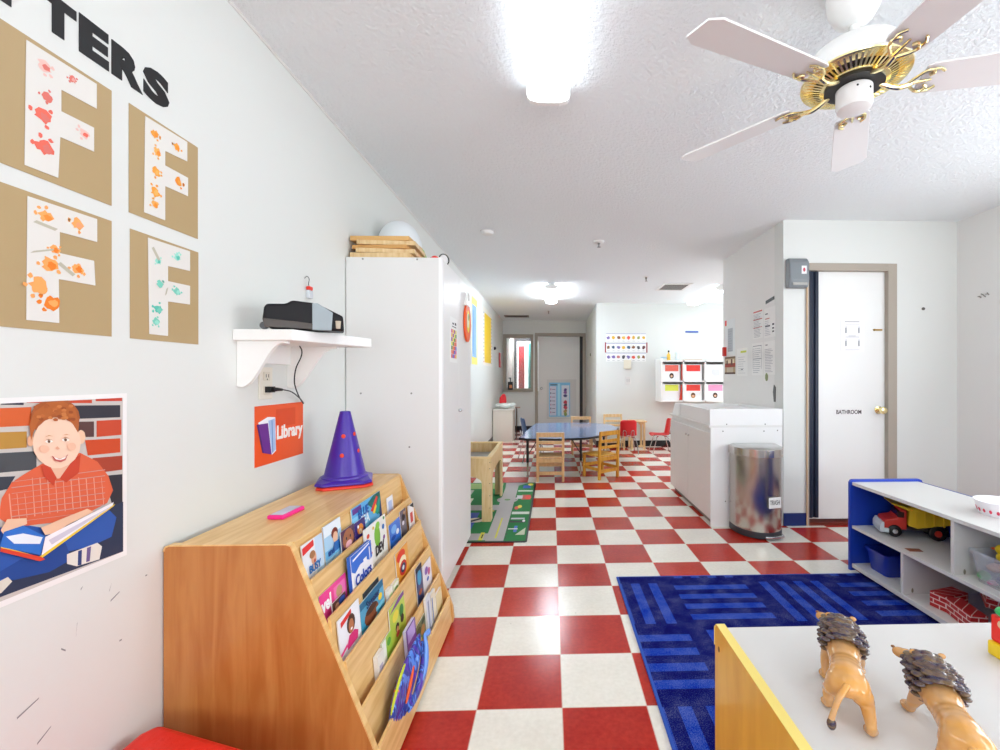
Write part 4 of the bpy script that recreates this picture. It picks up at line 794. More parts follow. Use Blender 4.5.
# ceiling fan
t = thing('ceiling_fan', 'white five-blade ceiling fan with brass blade irons', 'ceiling fan', (.983, 1.402, H), 0)
MB().lathe([(.022, -.115), (.032, -.112), (.058, -.092), (.074, -.06), (.08, -.02), (.08, 0)], n=36).build('canopy', WHITE, t, smooth=True)
MB().lathe([(.013, -.22), (.013, -.08)], n=14).lathe([(.024, -.20), (.024, -.18)], n=16).build('downrod', WHITE, t, smooth=True)
MB().lathe([(.152, -.292), (.155, -.285), (.155, -.265), (.148, -.24), (.125, -.207), (.085, -.182), (.035, -.170), (.02, -.165)], n=48).build('motor_housing', WHITE, t, smooth=True)
q = MB(); q.lathe([(.06, -.318), (.085, -.3175), (.085, -.302), (.06, -.300)], n=40); q.build('rotor', mat('#2a2826', .4), t)
q = MB(); q.lathe([(.140, -.2965), (.1545, -.2925), (.156, -.288), (.150, -.286)], n=48); q.lathe([(.088, -.3105), (.098, -.3095), (.098, -.304), (.088, -.304)], n=40)
q.build('brass_ring', BRASS, t, smooth=True)
q = MB(); q.lathe([(.095, -.302), (.142, -.291), (.142, -.286), (.095, -.290)], n=48); q.build('vent_backing', mat('#241e1a', .5), t)
q = MB()
for i in range(56):
    q.M = Matrix.Rotation(2*PI*i/56, 4, 'Z'); q.box(.094, -.0032, -.309, .146, .0032, -.2945)
    for j in range(-4, 0):
        x_, y_, z_ = q.v[j]
for i, (x_, y_, z_) in enumerate(q.v):
    r_ = math.hypot(x_, y_); q.v[i] = (x_, y_, z_+(.0135 if r_ > .12 else 0)*1.0)
q.build('vent_bars', BRASS, t)
MB().lathe([(.002, -.392), (.036, -.391), (.048, -.386), (.052, -.374), (.052, -.322), (.044, -.316)], n=36).build('switch_housing', WHITE, t, smooth=True)
q = MB(); q.ball((.018, -.047, -.342), (.005, .003, .005)).ball((-.02, -.046, -.336), (.004, .003, .004)); q.build('pull_switch', BLACK, t)
PH = math.radians(57)
for k in range(5):
    a = PH+k*2*PI/5; Rz = Matrix.Rotation(a, 4, 'Z'); pitch = Matrix.Translation((0, 0, -.315)) @ Matrix.Rotation(math.radians(-12), 4, 'X')
    q = MB(); q.M = Rz @ pitch
    q.prism([(.185, -.05), (.20, -.056), (.60, -.068), (.632, -.045), (.632, .045), (.60, .068), (.20, .056), (.185, .05)], 'z', -.0025, .0035)
    bl = q.build('blade', mat('#e8e7e6', .35), t, bevel=.001)
    q = MB(); q.M = Rz
    q.tube(smooth([(.075, 0, -.312), (.10, 0, -.325), (.13, 0, -.333), (.16, 0, -.326)]), [.008]*19, n=8)
    q.M = Rz @ pitch
    for s_ in (-1, 1):
        q.tube(smooth([(.150, 0, -.012), (.165, s_*.018, -.010), (.182, s_*.034, -.008), (.200, s_*.040, -.008), (.212, s_*.028, -.007), (.202, s_*.018, -.006)]), .0048, n=7)
        q.tube(smooth([(.205, s_*.040, -.008), (.222, s_*.040, -.007), (.238, s_*.028, -.006)]), .004, n=7)
    q.tube([(.15, 0, -.012), (.185, 0, -.009), (.215, 0, -.006)], [.006, .005, .003], n=7)
    q.build('blade_iron', BRASS, bl, smooth=True)

# ================================================================== BATHROOM WALL ITEMS
FD_ = FR((0, YD, 0), '-y'); FW = FR((0, YW, 0), '-y')
q = MB(); mats = [mat('#f2f1f2', .6)]; q.card(rect(2.335, 1.387, 2.53, 1.653), FD_, .0012, 0, .0006)
for z in (1.51, 1.405): art(q, [('#b9b9be', rect(2.375, z+.1, 2.49, z+.102)), ('#b9b9be', rect(2.375, z, 2.49, z+.002)), ('#4a4e60', rect(2.375, z+.03, 2.383, z+.072)), ('#4a4e60', rect(2.482, z+.03, 2.490, z+.072)), ('#8a90a0', rect(2.377, z+.07, 2.381, z+.084)), ('#8a90a0', rect(2.484, z+.07, 2.488, z+.084))], FD_, mats, .0018)
art(q, [('#9a9aa0', rect(2.37, 1.630, 2.49, 1.635)), ('#a9a9b0', rect(2.40, 1.515, 2.46, 1.519))], FD_, mats, .0018)
solo('printed_notice', q, mats, 'white instruction sheet with two line drawings taped to the bathroom door', 'sign')
t = thing('bathroom_sign', 'small white strip reading BATHROOM on the white door', 'sign', (2.405, YD, .88)); o = t.location
MB().card(rect(2.285, .876, 2.52, .925), FD_, .001, lift=.0005).build('label_strip', mat('#efeeec', .5), t, o)
text('lettering', 'BATHROOM', .046, mat('#4a3c40', .5), FD_ @ Matrix.Translation((2.403, .901, 0)), t, sx=.82, lift=.0017, o=o, off=.0012)
t = thing('door_alarm', 'grey door alarm box at the upper left corner of the bathroom door frame', 'alarm', (1.94, YW, 1.885)); o = t.location
q = MB(); q.prism([(YW-.0005, 1.889), (YW-.0005, 2.122), (YW-.045, 2.122), (YW-.07, 2.09), (YW-.075, 1.95), (YW-.055, 1.889)], 'x', 1.862, 2.022)
q.build('case', mat('#7f8589', .4), t, o, bevel=.012, seg=3)
MB().box(1.885, YW-.079, 1.905, 2.0, YW-.074, 1.925).build('lower_lip', mat('#a8a7a2', .4), t, o, bevel=.002)
q = MB(); mats = [mat('#f0eef0', .5)]; FA_ = FR((0, YW-.0745, 0), '-y'); q.card(rect(1.955, 1.992, 1.995, 2.055), FA_, .001, 0, .0005)
art(q, [('#c04a5a', ell(1.975, 2.024, .010, .016))], FA_, mats, .002); q.build('sticker', mats, t, o)
solo('wall_stud', MB().ball((2.995, YW-.004, 1.735), (.014, .008, .012)), mat('#6a625c', .4), 'small dark stud on the wall right of the bathroom door', 'stud')
q = MB()
for i in range(7): q.tube([(XR-.002, 3.20+i*.012, 1.80+.012*math.sin(i*2.1)), (XR-.012, 3.206+i*.012, 1.81+.010*math.cos(i*1.7))], .0035, n=6)
solo('wall_clip', q, mat('#8b867f', .5), 'small row of grey clips on the right wall', 'clip')

# papers on the partition wall
FP = FR((XP, 0, 0), '-x')      # x = minus world y
def notice(y0, y1, z0, z1, label, marks, base='#f0efec', name='posted_notice', cat='notice'):
    q = MB(); mats = [mat(base, .6)]; q.card(rect(-y1, z0, -y0, z1), FP, .001, 0, .0006); w = y1-y0; h = z1-z0
    art(q, [(c_, rect(-y1+a*w, z0+b_*h, -y1+c2*w, z0+d_*h)) for c_, a, b_, c2, d_ in marks], FP, mats, .0018)
    return solo(name, q, mats, label, cat)
def lines(c_, z0, z1, n, a=.12, b_=.88):
    return [(c_, a, z0+(z1-z0)*i/n, a+(b_-a)*(.65+.35*random.random()), z0+(z1-z0)*i/n+.012) for i in range(n)]
notice(3.80, 3.99, 1.530, 1.782, 'notice with red headings and dense print, top left of the grid on the partition', [('#c4564c', .05, .93, .95, .98), ('#c4564c', .05, .66, .95, .69), ('#c4564c', .05, .38, .95, .40)]+lines('#8a9098', .05, .9, 17))
notice(3.585, 3.775, 1.522, 1.776, 'notice with bold black blocks, top right of the grid on the partition', [('#4a4a50', .1, .78, .35, .82), ('#b84a44', .1, .62, .5, .65), ('#3a3a40', .1, .36, .55, .41), ('#3a3a40', .75, .38, .92, .44), ('#3a3a40', .75, .26, .92, .31), ('#3a3a40', .75, .15, .92, .2)]+lines('#9a9aa2', .08, .6, 9, .1, .6))
q = MB(); q.card([(-3.745, 1.812), (-3.60, 1.830), (-3.60, 1.858), (-3.745, 1.840)], FP, .003, 0, .0006)
solo('black_strip', q, BLACK, 'tilted black strip above the notice with bold blocks', 'strip')
notice(3.80, 4.01, 1.20, 1.49, 'notice with grey tables, lower left of the grid on the partition', [('#8a8a90', .1, .90, .9, .92), ('#8a8a90', .1, .5, .9, .52), ('#8a8a90', .1, .2, .12, .9), ('#8a8a90', .88, .2, .9, .9)]+lines('#9c9ca4', .08, .88, 13))
notice(3.59, 3.78, 1.205, 1.490, 'plain typed notice, lower right of the grid on the partition', [('#55555c', .15, .88, .35, .905)]+lines('#9a9aa4', .08, .8, 15))
notice(4.385, 4.64, 1.41, 1.78, 'grey-blue printed notice at the far edge of the partition wall', [('#e03a34', .0, .85, .18, 1.0), ('#b8bec4', .3, .1, .8, .75)]+lines('#98a0a8', .12, .72, 9, .35, .75), base='#e6eaea')
notice(4.375, 4.64, 1.215, 1.395, 'brown and red photograph below the grey-blue notice', [('#7a5a3a', 0, .9, 1, 1), ('#a03828', 0, .4, 1, .62), ('#e8d8b8', .1, .62, .9, .85), ('#5a3a2a', .15, .55, .3, .8), ('#c4b8a0', .2, .1, .8, .38), ('#4a2a24', 0, 0, 1, .1), ('#6a3a2c', .6, .5, .75, .85)], base='#b09a7a', name='photo_print', cat='photo')
notice(4.10, 4.335, 1.195, 1.465, 'white typed sheet with a yellow highlight on the partition', [('#cfd83a', .35, .83, .9, .90)]+lines('#b0b0b6', .1, .75, 8)+[('#5a5a60', .4, .22, .6, .25)])
q = MB(); q.card(ell(-3.73, 1.185, .022, .035), FP, .004, 0, .0006); solo('green_sticker', q, mat('#8f9a6a', .5), 'small olive sticker below the grid of notices', 'sticker')
q = MB(); q.card([(-3.60, .98), (-3.58, .98), (-3.575, 1.10), (-3.60, 1.12), (-3.615, 1.06)], FP, .006, 0, .0006); solo('hanging_tag', q, mat('#6c6a68', .5), 'thin dark tag hanging above the changing table', 'tag')
q = MB(); q.card(rect(-4.70, 1.40, -4.692, 1.51), FP, .010, 0, .0)
solo('red_marker', MB().box(1.815, 4.60, 1.405, 1.8485, 4.63, 1.50), mat('#dc3a30', .4), 'small red tag at the far end of the partition wall', 'tag')

# ================================================================== CHANGING TABLE
t = thing('changing_table', 'white laminate changing table with two side doors against the partition', 'changing table', (1.55, 4.04, 0)); o = t.location
GW = mat('#dfddd9', .35)
MB().box(1.275, 3.463, .05, 1.838, 4.63, .785).build('cabinet_body', mat('#eaeae8', .35), t, o, bevel=.0015)
MB().box(1.30, 3.48, 0, 1.82, 4.60, .05).build('toe_kick', mat('#8a857e', .5), t, o)
MB().box(1.262, 3.455, 0, 1.840, 3.463, .785).build('end_panel', mat('#efefee', .35), t, o)
for a, b_ in ((3.466, 4.035), (4.041, 4.63)):
    dd = MB().box(1.262, a, .055, 1.275, b_, .735).build('door', GW, t, o, bevel=.0015)
    MB().ball((1.255, (4.005 if a < 4 else 4.075), .655), (.009, .009, .009)).build('knob', CHROME, dd, o, smooth=True)
MB().box(1.248, 3.453, .785, 1.842, 4.64, .803).build('worktop', mat('#e6e5e2', .3), t, o, bevel=.002)
q = MB(); q.box(1.255, 3.455, .803, 1.842, 3.475, .932).box(1.255, 3.475, .803, 1.275, 4.27, .925).box(1.255, 4.25, .803, 1.842, 4.27, .925).box(1.825, 3.475, .803, 1.842, 4.25, .93)
q.build('tray_walls', mat('#f1f1f0', .35), t, o, bevel=.002)
q = MB(); q.prism([(1.28, .806), (1.82, .806), (1.82, .91), (1.70, .895), (1.55, .875), (1.40, .895), (1.28, .91)], 'y', 3.50, 4.24)
q.build('changing_pad', mat('#f4f4f4', .4), t, o, bevel=.01, seg=3)
q = MB()
for x, z in ((1.36, .755), (1.69, .755), (1.80, .76), (1.39, .81), (1.70, .81), (1.38, .20), (1.73, .20)): q.ball((x, 3.4545, z), (.005, .002, .005))
q.build('screw_caps', mat('#6c6a66', .4, .5), t, o)
q = MB(); q.prism([(1.27, .803), (1.62, .803), (1.62, .90), (1.30, .915)], 'y', 4.32, 4.60)
solo('paper_box', q, mat('#f3f3f2', .4), 'plain white box standing at the far end of the changing table', 'box', bevel=.004)

# ================================================================== TRASH CAN
t = thing('trash_can', 'half-round stainless steel pedal trash can beside the changing table', 'trash can', (1.578, 3.27, 0)); o = (1.52, 3.27, 0)
STEEL = mat('#c4beb6', .24, 1.0); STEEL.node_tree.nodes['Principled BSDF'].inputs['Anisotropic'].default_value = .85
def dprof(a, d_, cx=1.52, yb=3.425, n=40, e=2.05):
    p = []
    for i in range(n+1):
        th = PI+PI*i/n; c_, s_ = math.cos(th), math.sin(th)
        p.append((cx+a*math.copysign(abs(c_)**(2/e), c_), yb-.05+(d_-.05)*math.copysign(abs(s_)**(2/e), s_)))
    return p+[(cx+a, yb), (cx-a, yb)]
MB().prism(dprof(.178, .27), 'z', .05, .60).build('body', STEEL, t, o, smooth=True)
MB().prism(dprof(.189, .283), 'z', .595, .655).build('lid_rim', mat('#cfcac4', .2, 1.0), t, o, smooth=True, bevel=.003)
q = MB(); pr = dprof(.182, .275)
n = len(pr); q.add([(x, y, .655) for x, y in pr]+[(1.52+(x-1.52)*.86, 3.30+(y-3.30)*.86, .668) for x, y in pr], [tuple(range(n, 2*n))]+[(i, (i+1) % n, n+(i+1) % n, n+i) for i in range(n)])
q.build('lid', mat('#c9c9c6', .25, 1.0), t, o, smooth=True)
MB().prism(dprof(.180, .272), 'z', 0.005, .052).build('base_ring', mat('#3c3e44', .4), t, o, smooth=True)
q = MB(); q.prism([(1.49, 3.17), (1.49, 3.135), (1.54, 3.128), (1.60, 3.138), (1.645, 3.165), (1.645, 3.20)], 'z', .012, .03)
q.build('pedal', mat('#c8c8ca', .25, .9), t, o, bevel=.004, seg=3)
# sticker follows the curved front
t2 = thing('trash_sign', 'white paper sign reading TRASH on the steel can', 'sign', (1.625, 3.15, .25)); o2 = t2.location
Fs = Matrix.Translation((1.622, 3.1545, .272)) @ Matrix.Rotation(math.radians(13), 4, 'Z') @ FR((0, 0, 0), '-y')
MB().card(rect(-.052, -.040, .052, .040), Fs, .0008, lift=.003).build('paper', PAPER, t2, o2)
text('lettering', 'TRASH', .048, mat('#2c2628', .5), Fs, t2, sx=.58, lift=.0045, o=o2, off=.0002)

# ================================================================== FAR WALL
q = MB(); mats = [mat('#f0efec', .5)]; Ff = FR((0, YF, 0), '-y'); random.seed(5)
cc = ['#5a2a2a', '#d8503c', '#e0b23a', '#4a4a52', '#7a6aa8', '#8a5a3c', '#c87878', '#3c5a78', '#9aa05a']
t = thing('alphabet_cards', 'three rows of small alphabet picture cards on the far wall', 'cards', (1.28, YF, 1.42)); o = t.location
for r_ in range(3):
    for c_ in range(8):
        x0 = .935+c_*.086; z0 = 1.78-r_*.165; q = MB(); mats = [mat('#f0f0ee', .5)]
        q.card(rect(x0, z0, x0+.080, z0+.145), Ff, .001, 0, .0006)
        art(q, [(random.choice(cc), blob(x0+.04, z0+.075, .036)), ('#7c7c84', rect(x0+.02, z0+.015, x0+.06, z0+.02)), ('#6c6cb4', rect(x0, z0+.138, x0+.08, z0+.145))], Ff, mats, .0018)
        q.build('picture_card', mats, t, o)
q = MB(); 
for x0 in (.915, 1.625): q.card(rect(x0, 1.60, x0+.02, 1.775), Ff, .001, 0, .0006)
q.build('red_border_strip', mat('#9c2a3c', .5), t, o)
solo('wall_thermostat', MB().box(1.235, YF-.03, 1.32, 1.36, YF-.001, 1.475), mat('#e6e0cc', .4), 'cream thermostat box below the alphabet cards', 'thermostat', bevel=.006)
t = thing('light_switch', 'white light switch on the far wall below the thermostat', 'switch', (1.31, YF, 1.06)); o = t.location
MB().box(1.265, YF-.006, 1.06, 1.355, YF-.0005, 1.19).build('plate', mat('#e2e0dc', .4), t, o, bevel=.002)
MB().box(1.285, YF-.012, 1.10, 1.30, YF-.006, 1.15).box(1.32, YF-.012, 1.10, 1.335, YF-.006, 1.15).build('toggles', mat('#c9c7c4', .4), t, o)
solo('blue_bar', MB().box(2.30, YF-.02, 1.945, 2.52, YF-.001, 1.972), mat('#4a64b4', .5), 'short blue bar high on the far wall', 'bar')
solo('wall_stud', MB().ball((XC-.004, 8.6, 1.62), (.012, .03, .03)), mat('#7c7a60', .4), 'small green-grey round stud on the alcove wall beside the far door', 'stud')
# cubbies
t = thing('cubby_shelf', 'white wall cubby unit with six labelled openings', 'cubby shelf', (2.35, 7.3, .78)); o = t.location
q = MB(); x0, x1, ya, yb, z0, z1 = 1.78, 2.90, 7.10, 7.495, .78, 1.46; th = .03
q.box(x0, ya, z0, x0+th, yb, z1+.03).box(x1-th, ya, z0, x1, yb, z1).box(x0+th, yb-.012, z0, x1-th, yb, z1)
for x in (2.135, 2.495): q.box(x, ya, z0, x+th*.8, yb-.012, z1)
for z in (z0, 1.10, z1-.028): q.box(x0+th, ya, z, x1-th, yb-.013, z+.024)
q.build('carcass', mat('#f2f1ee', .4), t, o)
for a, b_ in ((1.812, 2.133), (2.16, 2.493), (2.52, 2.868)):
    for z in (1.406, 1.078): MB().box(a, ya-.004, z+.012, b_, ya+.01, z+.026).build('dark_edge', mat('#3e3a38', .5), t, o)
def bag(x0, x1, z0, z1, lab, top, head):
    q = MB(); mats = [mat('#f3f3f4', .5)]; q.box(x0, 7.135, z0, x1, 7.30, z1)
    Fb = FR((0, 7.135, 0), '-y'); w = x1-x0; h = z1-z0
    L_ = [(top, rect(x0+w*.12, z1-h*.42, x1-w*.10, z1-h*.04))] if top else []
    if head: L_ += [(head, ell(x0+w*.5, z0+h*.30, w*.13, h*.17)), ('#5a3a2a', ell(x0+w*.5, z0+h*.36, w*.11, h*.08)), ('#e8b89a', ell(x0+w*.5, z0+h*.27, w*.07, h*.07))]
    if not top: L_ = [('#d8d9dc', blob(x0+w*.5, z0+h*.5, w*.3))]
    art(q, L_, Fb, mats, .001, .0008); solo('cubby_bin', q, mats, lab, 'bin', None)
for a, b_, z, lab, tp, hd in ((1.82, 2.10, 1.125, 'white cubby bin with a coral label, upper left opening', '#e86a5c', '#2c2a2c'), (2.17, 2.46, 1.125, 'white cubby bin with a plain red label, upper middle opening', '#e83c34', None),
    (2.53, 2.83, 1.125, 'white cubby bin with a faint grey picture, upper right opening', None, None), (1.82, 2.10, .805, 'white cubby bin with a yellow label, lower left opening', '#dfe85a', None),
    (2.17, 2.46, .805, 'white cubby bin with a red label and a small portrait, lower middle opening', '#e8443a', '#b8863c'), (2.53, 2.83, .805, 'white cubby bin with a pink label, lower right opening', '#eaa0c8', '#4a3a2c')):
    bag(a, b_, z, z+.265, lab, tp, hd)
solo('red_folder', MB().prism([(2.085, .81), (2.13, .81), (2.128, 1.06), (2.115, 1.06)], 'y', 7.11, 7.13), mat('#c83c28', .5), 'red folder leaning in the lower left cubby', 'folder')
solo('red_folder', MB().prism([(2.118, 1.13), (2.132, 1.13), (2.13, 1.39), (2.118, 1.39)], 'y', 7.11, 7.13), mat('#d0462c', .5), 'red folder standing in the upper left cubby', 'folder')
q = MB(); q.lathe([(.028, 0), (.03, .09), (.026, .10), (.010, .115), (.010, .135)], (1.93, 7.2, 1.457), n=16)
solo('orange_bottle', q, mat('#e8b84a', .4), 'small amber bottle with a dark cap on the cubby unit', 'bottle', smooth=True)
q = MB(); q.lathe([(.014, 0), (.016, .02), (.008, .03)], (1.93, 7.2, 1.5925), n=14); solo('bottle_cap', q, DARK, 'dark cap on the amber bottle on the cubby unit', 'cap')
solo('blue_dish', MB().lathe([(.04, 0), (.055, .02), (.05, .02)], (1.85, 7.2, 1.49), n=18, sx=1.0), mat('#a8c8dc', .4), 'flat pale blue dish at the left end of the cubby top', 'dish')
q = MB(); q.lathe([(.03, 0), (.026, .08), (.034, .12), (.034, .13)], (2.07, 7.22, 1.457), n=16); solo('clear_cup', q, mat('#d4e2ea', .2), 'pale blue cup on the cubby unit', 'cup', smooth=True)
q = MB(); q.box(2.20, 7.12, 1.457, 2.46, 7.35, 1.475); solo('folded_paper', q, mat('#d9c6b8', .6), 'stack of tan papers on the middle of the cubby top', 'papers')

# ================================================================== FURNITURE
def wood_chair(label, m, loc, rz, group=None):
    t = thing('wooden_chair', label, 'chair', loc, rz, group)
    w, d_, sh, bh = .145, .135, .275, .56; L_ = .014
    for sx in (-1, 1):
        q = MB(); q.prism([(-d_-.012, 0), (-d_+.018, 0), (-d_+.016, sh), (-d_-.012, bh), (-d_-.032, bh), (-d_-.016, sh)], 'x', sx*w-L_, sx*w+L_); q.build('back_leg', m, t, bevel=.004)
        q = MB(); q.box(sx*w-L_, d_-.016, 0, sx*w+L_, d_+.014, sh-.014); q.build('front_leg', m, t, bevel=.004)
        q = MB(); q.box(sx*w-.008, -d_+.018, .10, sx*w+.008, d_-.016, .135); q.build('side_rail', m, t, bevel=.003)
    q = MB(); q.box(-w-.006, -d_-.0, sh-.013, w+.006, d_+.03, sh+.004); q.build('seat', m, t, bevel=.004)
    for z, hh in ((.534, .052), (.445, .035), (.372, .035)):
        yy = -d_-.003-(z-sh)*.075; q = MB(); q.box(-w+L_, yy-.006, z-hh/2, w-L_, yy+.006, z+hh/2); q.build('back_slat', m, t, bevel=.003)
    q = MB(); q.box(-w+L_, -d_-.006, .215, w-L_, -d_+.006, .26); q.build('apron', m, t, bevel=.003)
    q = MB(); q.box(-w+L_, -d_-.004, .075, w-L_, -d_+.008, .115); q.build('back_stretcher', m, t, bevel=.003)
    q = MB(); q.box(-w+L_, d_-.008, .12, w-L_, d_+.004, .16); q.build('front_stretcher', m, t, bevel=.003)
    return t
CH1 = mat('#deb684', .4, wood=('#cfa470', (14, 14, 2))); 
wood_chair('light birch toddler chair with its slatted back to the camera, nearest the green rug', CH1, (-.010, 5.13, 0), 0)
wood_chair('honey yellow toddler chair turned sideways at the near right corner of the blue table', HONEY, (.59, 5.24, 0), math.radians(36))
wood_chair('birch toddler chair at the far side of the blue table facing the camera', CH1, (.47, 6.82, 0), PI)
wood_chair('pale birch toddler chair by the far wall, left of the red chair', PINE, (1.035, 7.25, 0), math.radians(180))
# activity table
t = thing('activity_table', 'low activity table with a glossy blue top and a black edge', 'table', (.25, 5.95, 0)); o = t.location
tp = [(-.36, 5.19), (-.30, 5.13), (.15, 5.11), (.42, 5.2), (.62, 5.38), (.86, 5.75), (.95, 6.2), (.88, 6.6), (.62, 6.86), (.1, 6.88), (-.18, 6.84), (-.25, 6.75), (-.33, 5.9), (-.385, 5.2)]
tp = [(.25+(x-.25)*.985, 5.95+(y-5.95)*.985) for x, y in tp]
MB().prism(tp, 'z', .452, .474).build('table_top', mat('#7489b0', .14, spec=.7), t, o, bevel=.002)
MB().prism([(.25+(x-.25)*1.012, 5.95+(y-5.95)*1.008) for x, y in tp], 'z', .444, .470).build('edge_band', BLACK, t, o, bevel=.004)
for x, y in ((-.28, 5.26), (.36, 5.36), (.74, 6.2), (-.16, 6.62), (.48, 6.7)):
    if (x, y) == (.48, 6.7): continue
    q = MB(); q.tube([(x, y, .444), (x, y, .17)], .016, n=12); lg = q.build('leg', BLACK, t, o)
    MB().tube([(x, y, .17), (x, y, .012)], .011, n=12).lathe([(.018, 0), (.018, .012)], (x, y, 0), n=12).build('chrome_foot', CHROME, lg, o)
    MB().tube([(x, y, .25), (x+(.12 if x < .3 else -.12), y+.02, .443)], .006, n=8).build('brace', BLACK, lg, o)
# plastic stacking chairs
def shell_chair(label, m, loc, rz, kind='chair'):
    t = thing('stacking_chair', label, 'chair', loc, rz)
    pf = [(.15, .262), (.13, .275), (.05, .270), (-.05, .268), (-.10, .275), (-.125, .30), (-.135, .34), (-.15, .42), (-.165, .50), (-.168, .53)]
    P = smooth([(0, a, b_) for a, b_ in pf], 3); vs = []; fs = []; n = 11
    for i, p in enumerate(P):
        f_ = i/(len(P)-1)
        w = .135*(1-.10*max(0, (f_-.5)*2)) if f_ < .9 else .135*(.90-.9*(f_-.9)*3)
        for k in range(n):
            u = k/(n-1)*2-1; cz = .018*u*u if f_ < .5 else 0; cy = .03*u*u if f_ > .45 else 0
            vs.append((u*w, p.y+cy*1.0, p.z+cz))
    for i in range(len(P)-1):
        for k in range(n-1): fs.append((i*n+k, i*n+k+1, (i+1)*n+k+1, (i+1)*n+k))
    q = MB(); q.add(vs, fs); sh = q.build('shell', m, t, smooth=True)
    s_ = sh.modifiers.new('thick', 'SOLIDIFY'); s_.thickness = .006; s_.offset = -1
    for sx in (-1, 1):
        q = MB(); q.tube(smooth([(sx*.145, .155, .008), (sx*.125, .11, .15), (sx*.10, .08, .248), (sx*.06, .05, .258)]), .0075, n=8); q.build('front_leg', CHROME, t, smooth=True)
        q = MB(); q.tube(smooth([(sx*.150, -.17, .008), (sx*.135, -.13, .15), (sx*.11, -.09, .245), (sx*.06, -.05, .256)]), .0075, n=8); q.build('back_leg', CHROME, t, smooth=True)
    q = MB(); q.tube(smooth([(-.085, -.10, .256), (-.085, -.145, .28), (-.082, -.155, .36), (-.06, -.158, .372), (-.04, -.155, .35), (-.03, -.152, .29), (0, -.152, .30), (.03, -.152, .29), (.04, -.155, .35), (.06, -.158, .372), (.082, -.155, .36), (.085, -.145, .28), (.085, -.10, .256)]), .006, n=8)
    q.build('back_support', CHROME, t, smooth=True)
    return t
RED = mat('#d8262c', .3); BLU = mat('#3c5278', .35)
shell_chair('red plastic stacking chair with chrome legs seen from behind near the far wall', RED, (1.175, 6.82, 0), 0)
shell_chair('red plastic stacking chair seen side-on beside the changing table', RED, (1.72, 6.9, 0), PI/2)
shell_chair('slate blue plastic stacking chair at the left end of the blue table', BLU, (-.26, 6.25, 0), math.radians(-75)).scale = (1.05, 1.05, 1.15)
t = thing('small_wood_table', 'small pale wooden table standing against the far wall behind the red chair', 'table', (1.42, 7.27, 0)); o = t.location
MB().box(1.29, 7.13, .445, 1.56, 7.44, .465).build('table_top', PINE, t, o, bevel=.004)
for x in (1.30, 1.39, 1.50):
    for y in (7.15, 7.40):
        if x == 1.39: continue
        MB().box(x, y, 0, x+.035, y+.03, .445).build('leg', PINE, t, o, bevel=.003)
MB().box(1.425, 7.155, .04, 1.50, 7.17, .07).build('lower_rail', PINE, t, o)
MB().box(1.425, 7.155, .41, 1.50, 7.17, .445).build('upper_rail', PINE, t, o)

# sand table on the road rug
t = thing('sand_table', 'pale wooden sand table with arched cut-out sides on the road rug', 'sand table', (-.77, 4.05, .0095)); o = (-.77, 4.05, .008)
x0, x1, y0_, y1_ = -1.04, -.488, 3.60, 4.46
for yy, s_ in ((y0_, 1), (y1_-.02, 1)):
    pr = [(x1, .008), (x1, .52), (x0, .52), (x0, .008), (x0+.075, .008)]
    pr += [(x0+.075+ (x1-x0-.15)*(.5-.5*math.cos(PI*i/18)), .30+.085*math.sin(PI*i/18)**.6) for i in range(19)]+[(x1-.075, .008)]
    MB().prism(pr, 'y', yy, yy+.02).build('end_panel', PINE, t, o, bevel=.002)
for xx in (x0, x1-.02):
    pr = [(y0_+.02, .008), (y0_+.02, .52), (y1_-.02, .52), (y1_-.02, .008), (y1_-.095, .008)]
    pr += [(y1_-.095-(y1_-y0_-.19)*(.5-.5*math.cos(PI*i/18)), .33+.07*math.sin(PI*i/18)**.6) for i in range(19)]+[(y0_+.095, .008)]
    MB().prism(pr, 'x', xx, xx+.02).build('side_panel', PINE, t, o, bevel=.002)
q = MB(); f = .035; q.box(x0-.005, y0_-.005, .52, x1+.005, y0_+f, .535).box(x0-.005, y1_-f, .52, x1+.005, y1_+.005, .535).box(x0-.005, y0_+f, .52, x0+f, y1_-f, .535).box(x1-f, y0_+f, .52, x1+.005, y1_-f, .535)
q.build('rim', mat('#e9cb94', .4), t, o, bevel=.003)
MB().box(x0+.02, y0_+.02, .42, x1-.02, y1_-.02, .435).build('tub_floor', mat('#9a9894', .5), t, o)
q = MB()
for z in (.12, .22, .32, .44, .49): q.ball((x1-.01, y0_, z), (.004, .0015, .004)).ball((x1, y0_+.012, z), (.0015, .004, .004))
q.build('screws', mat('#8a7a5a', .4), t, o)

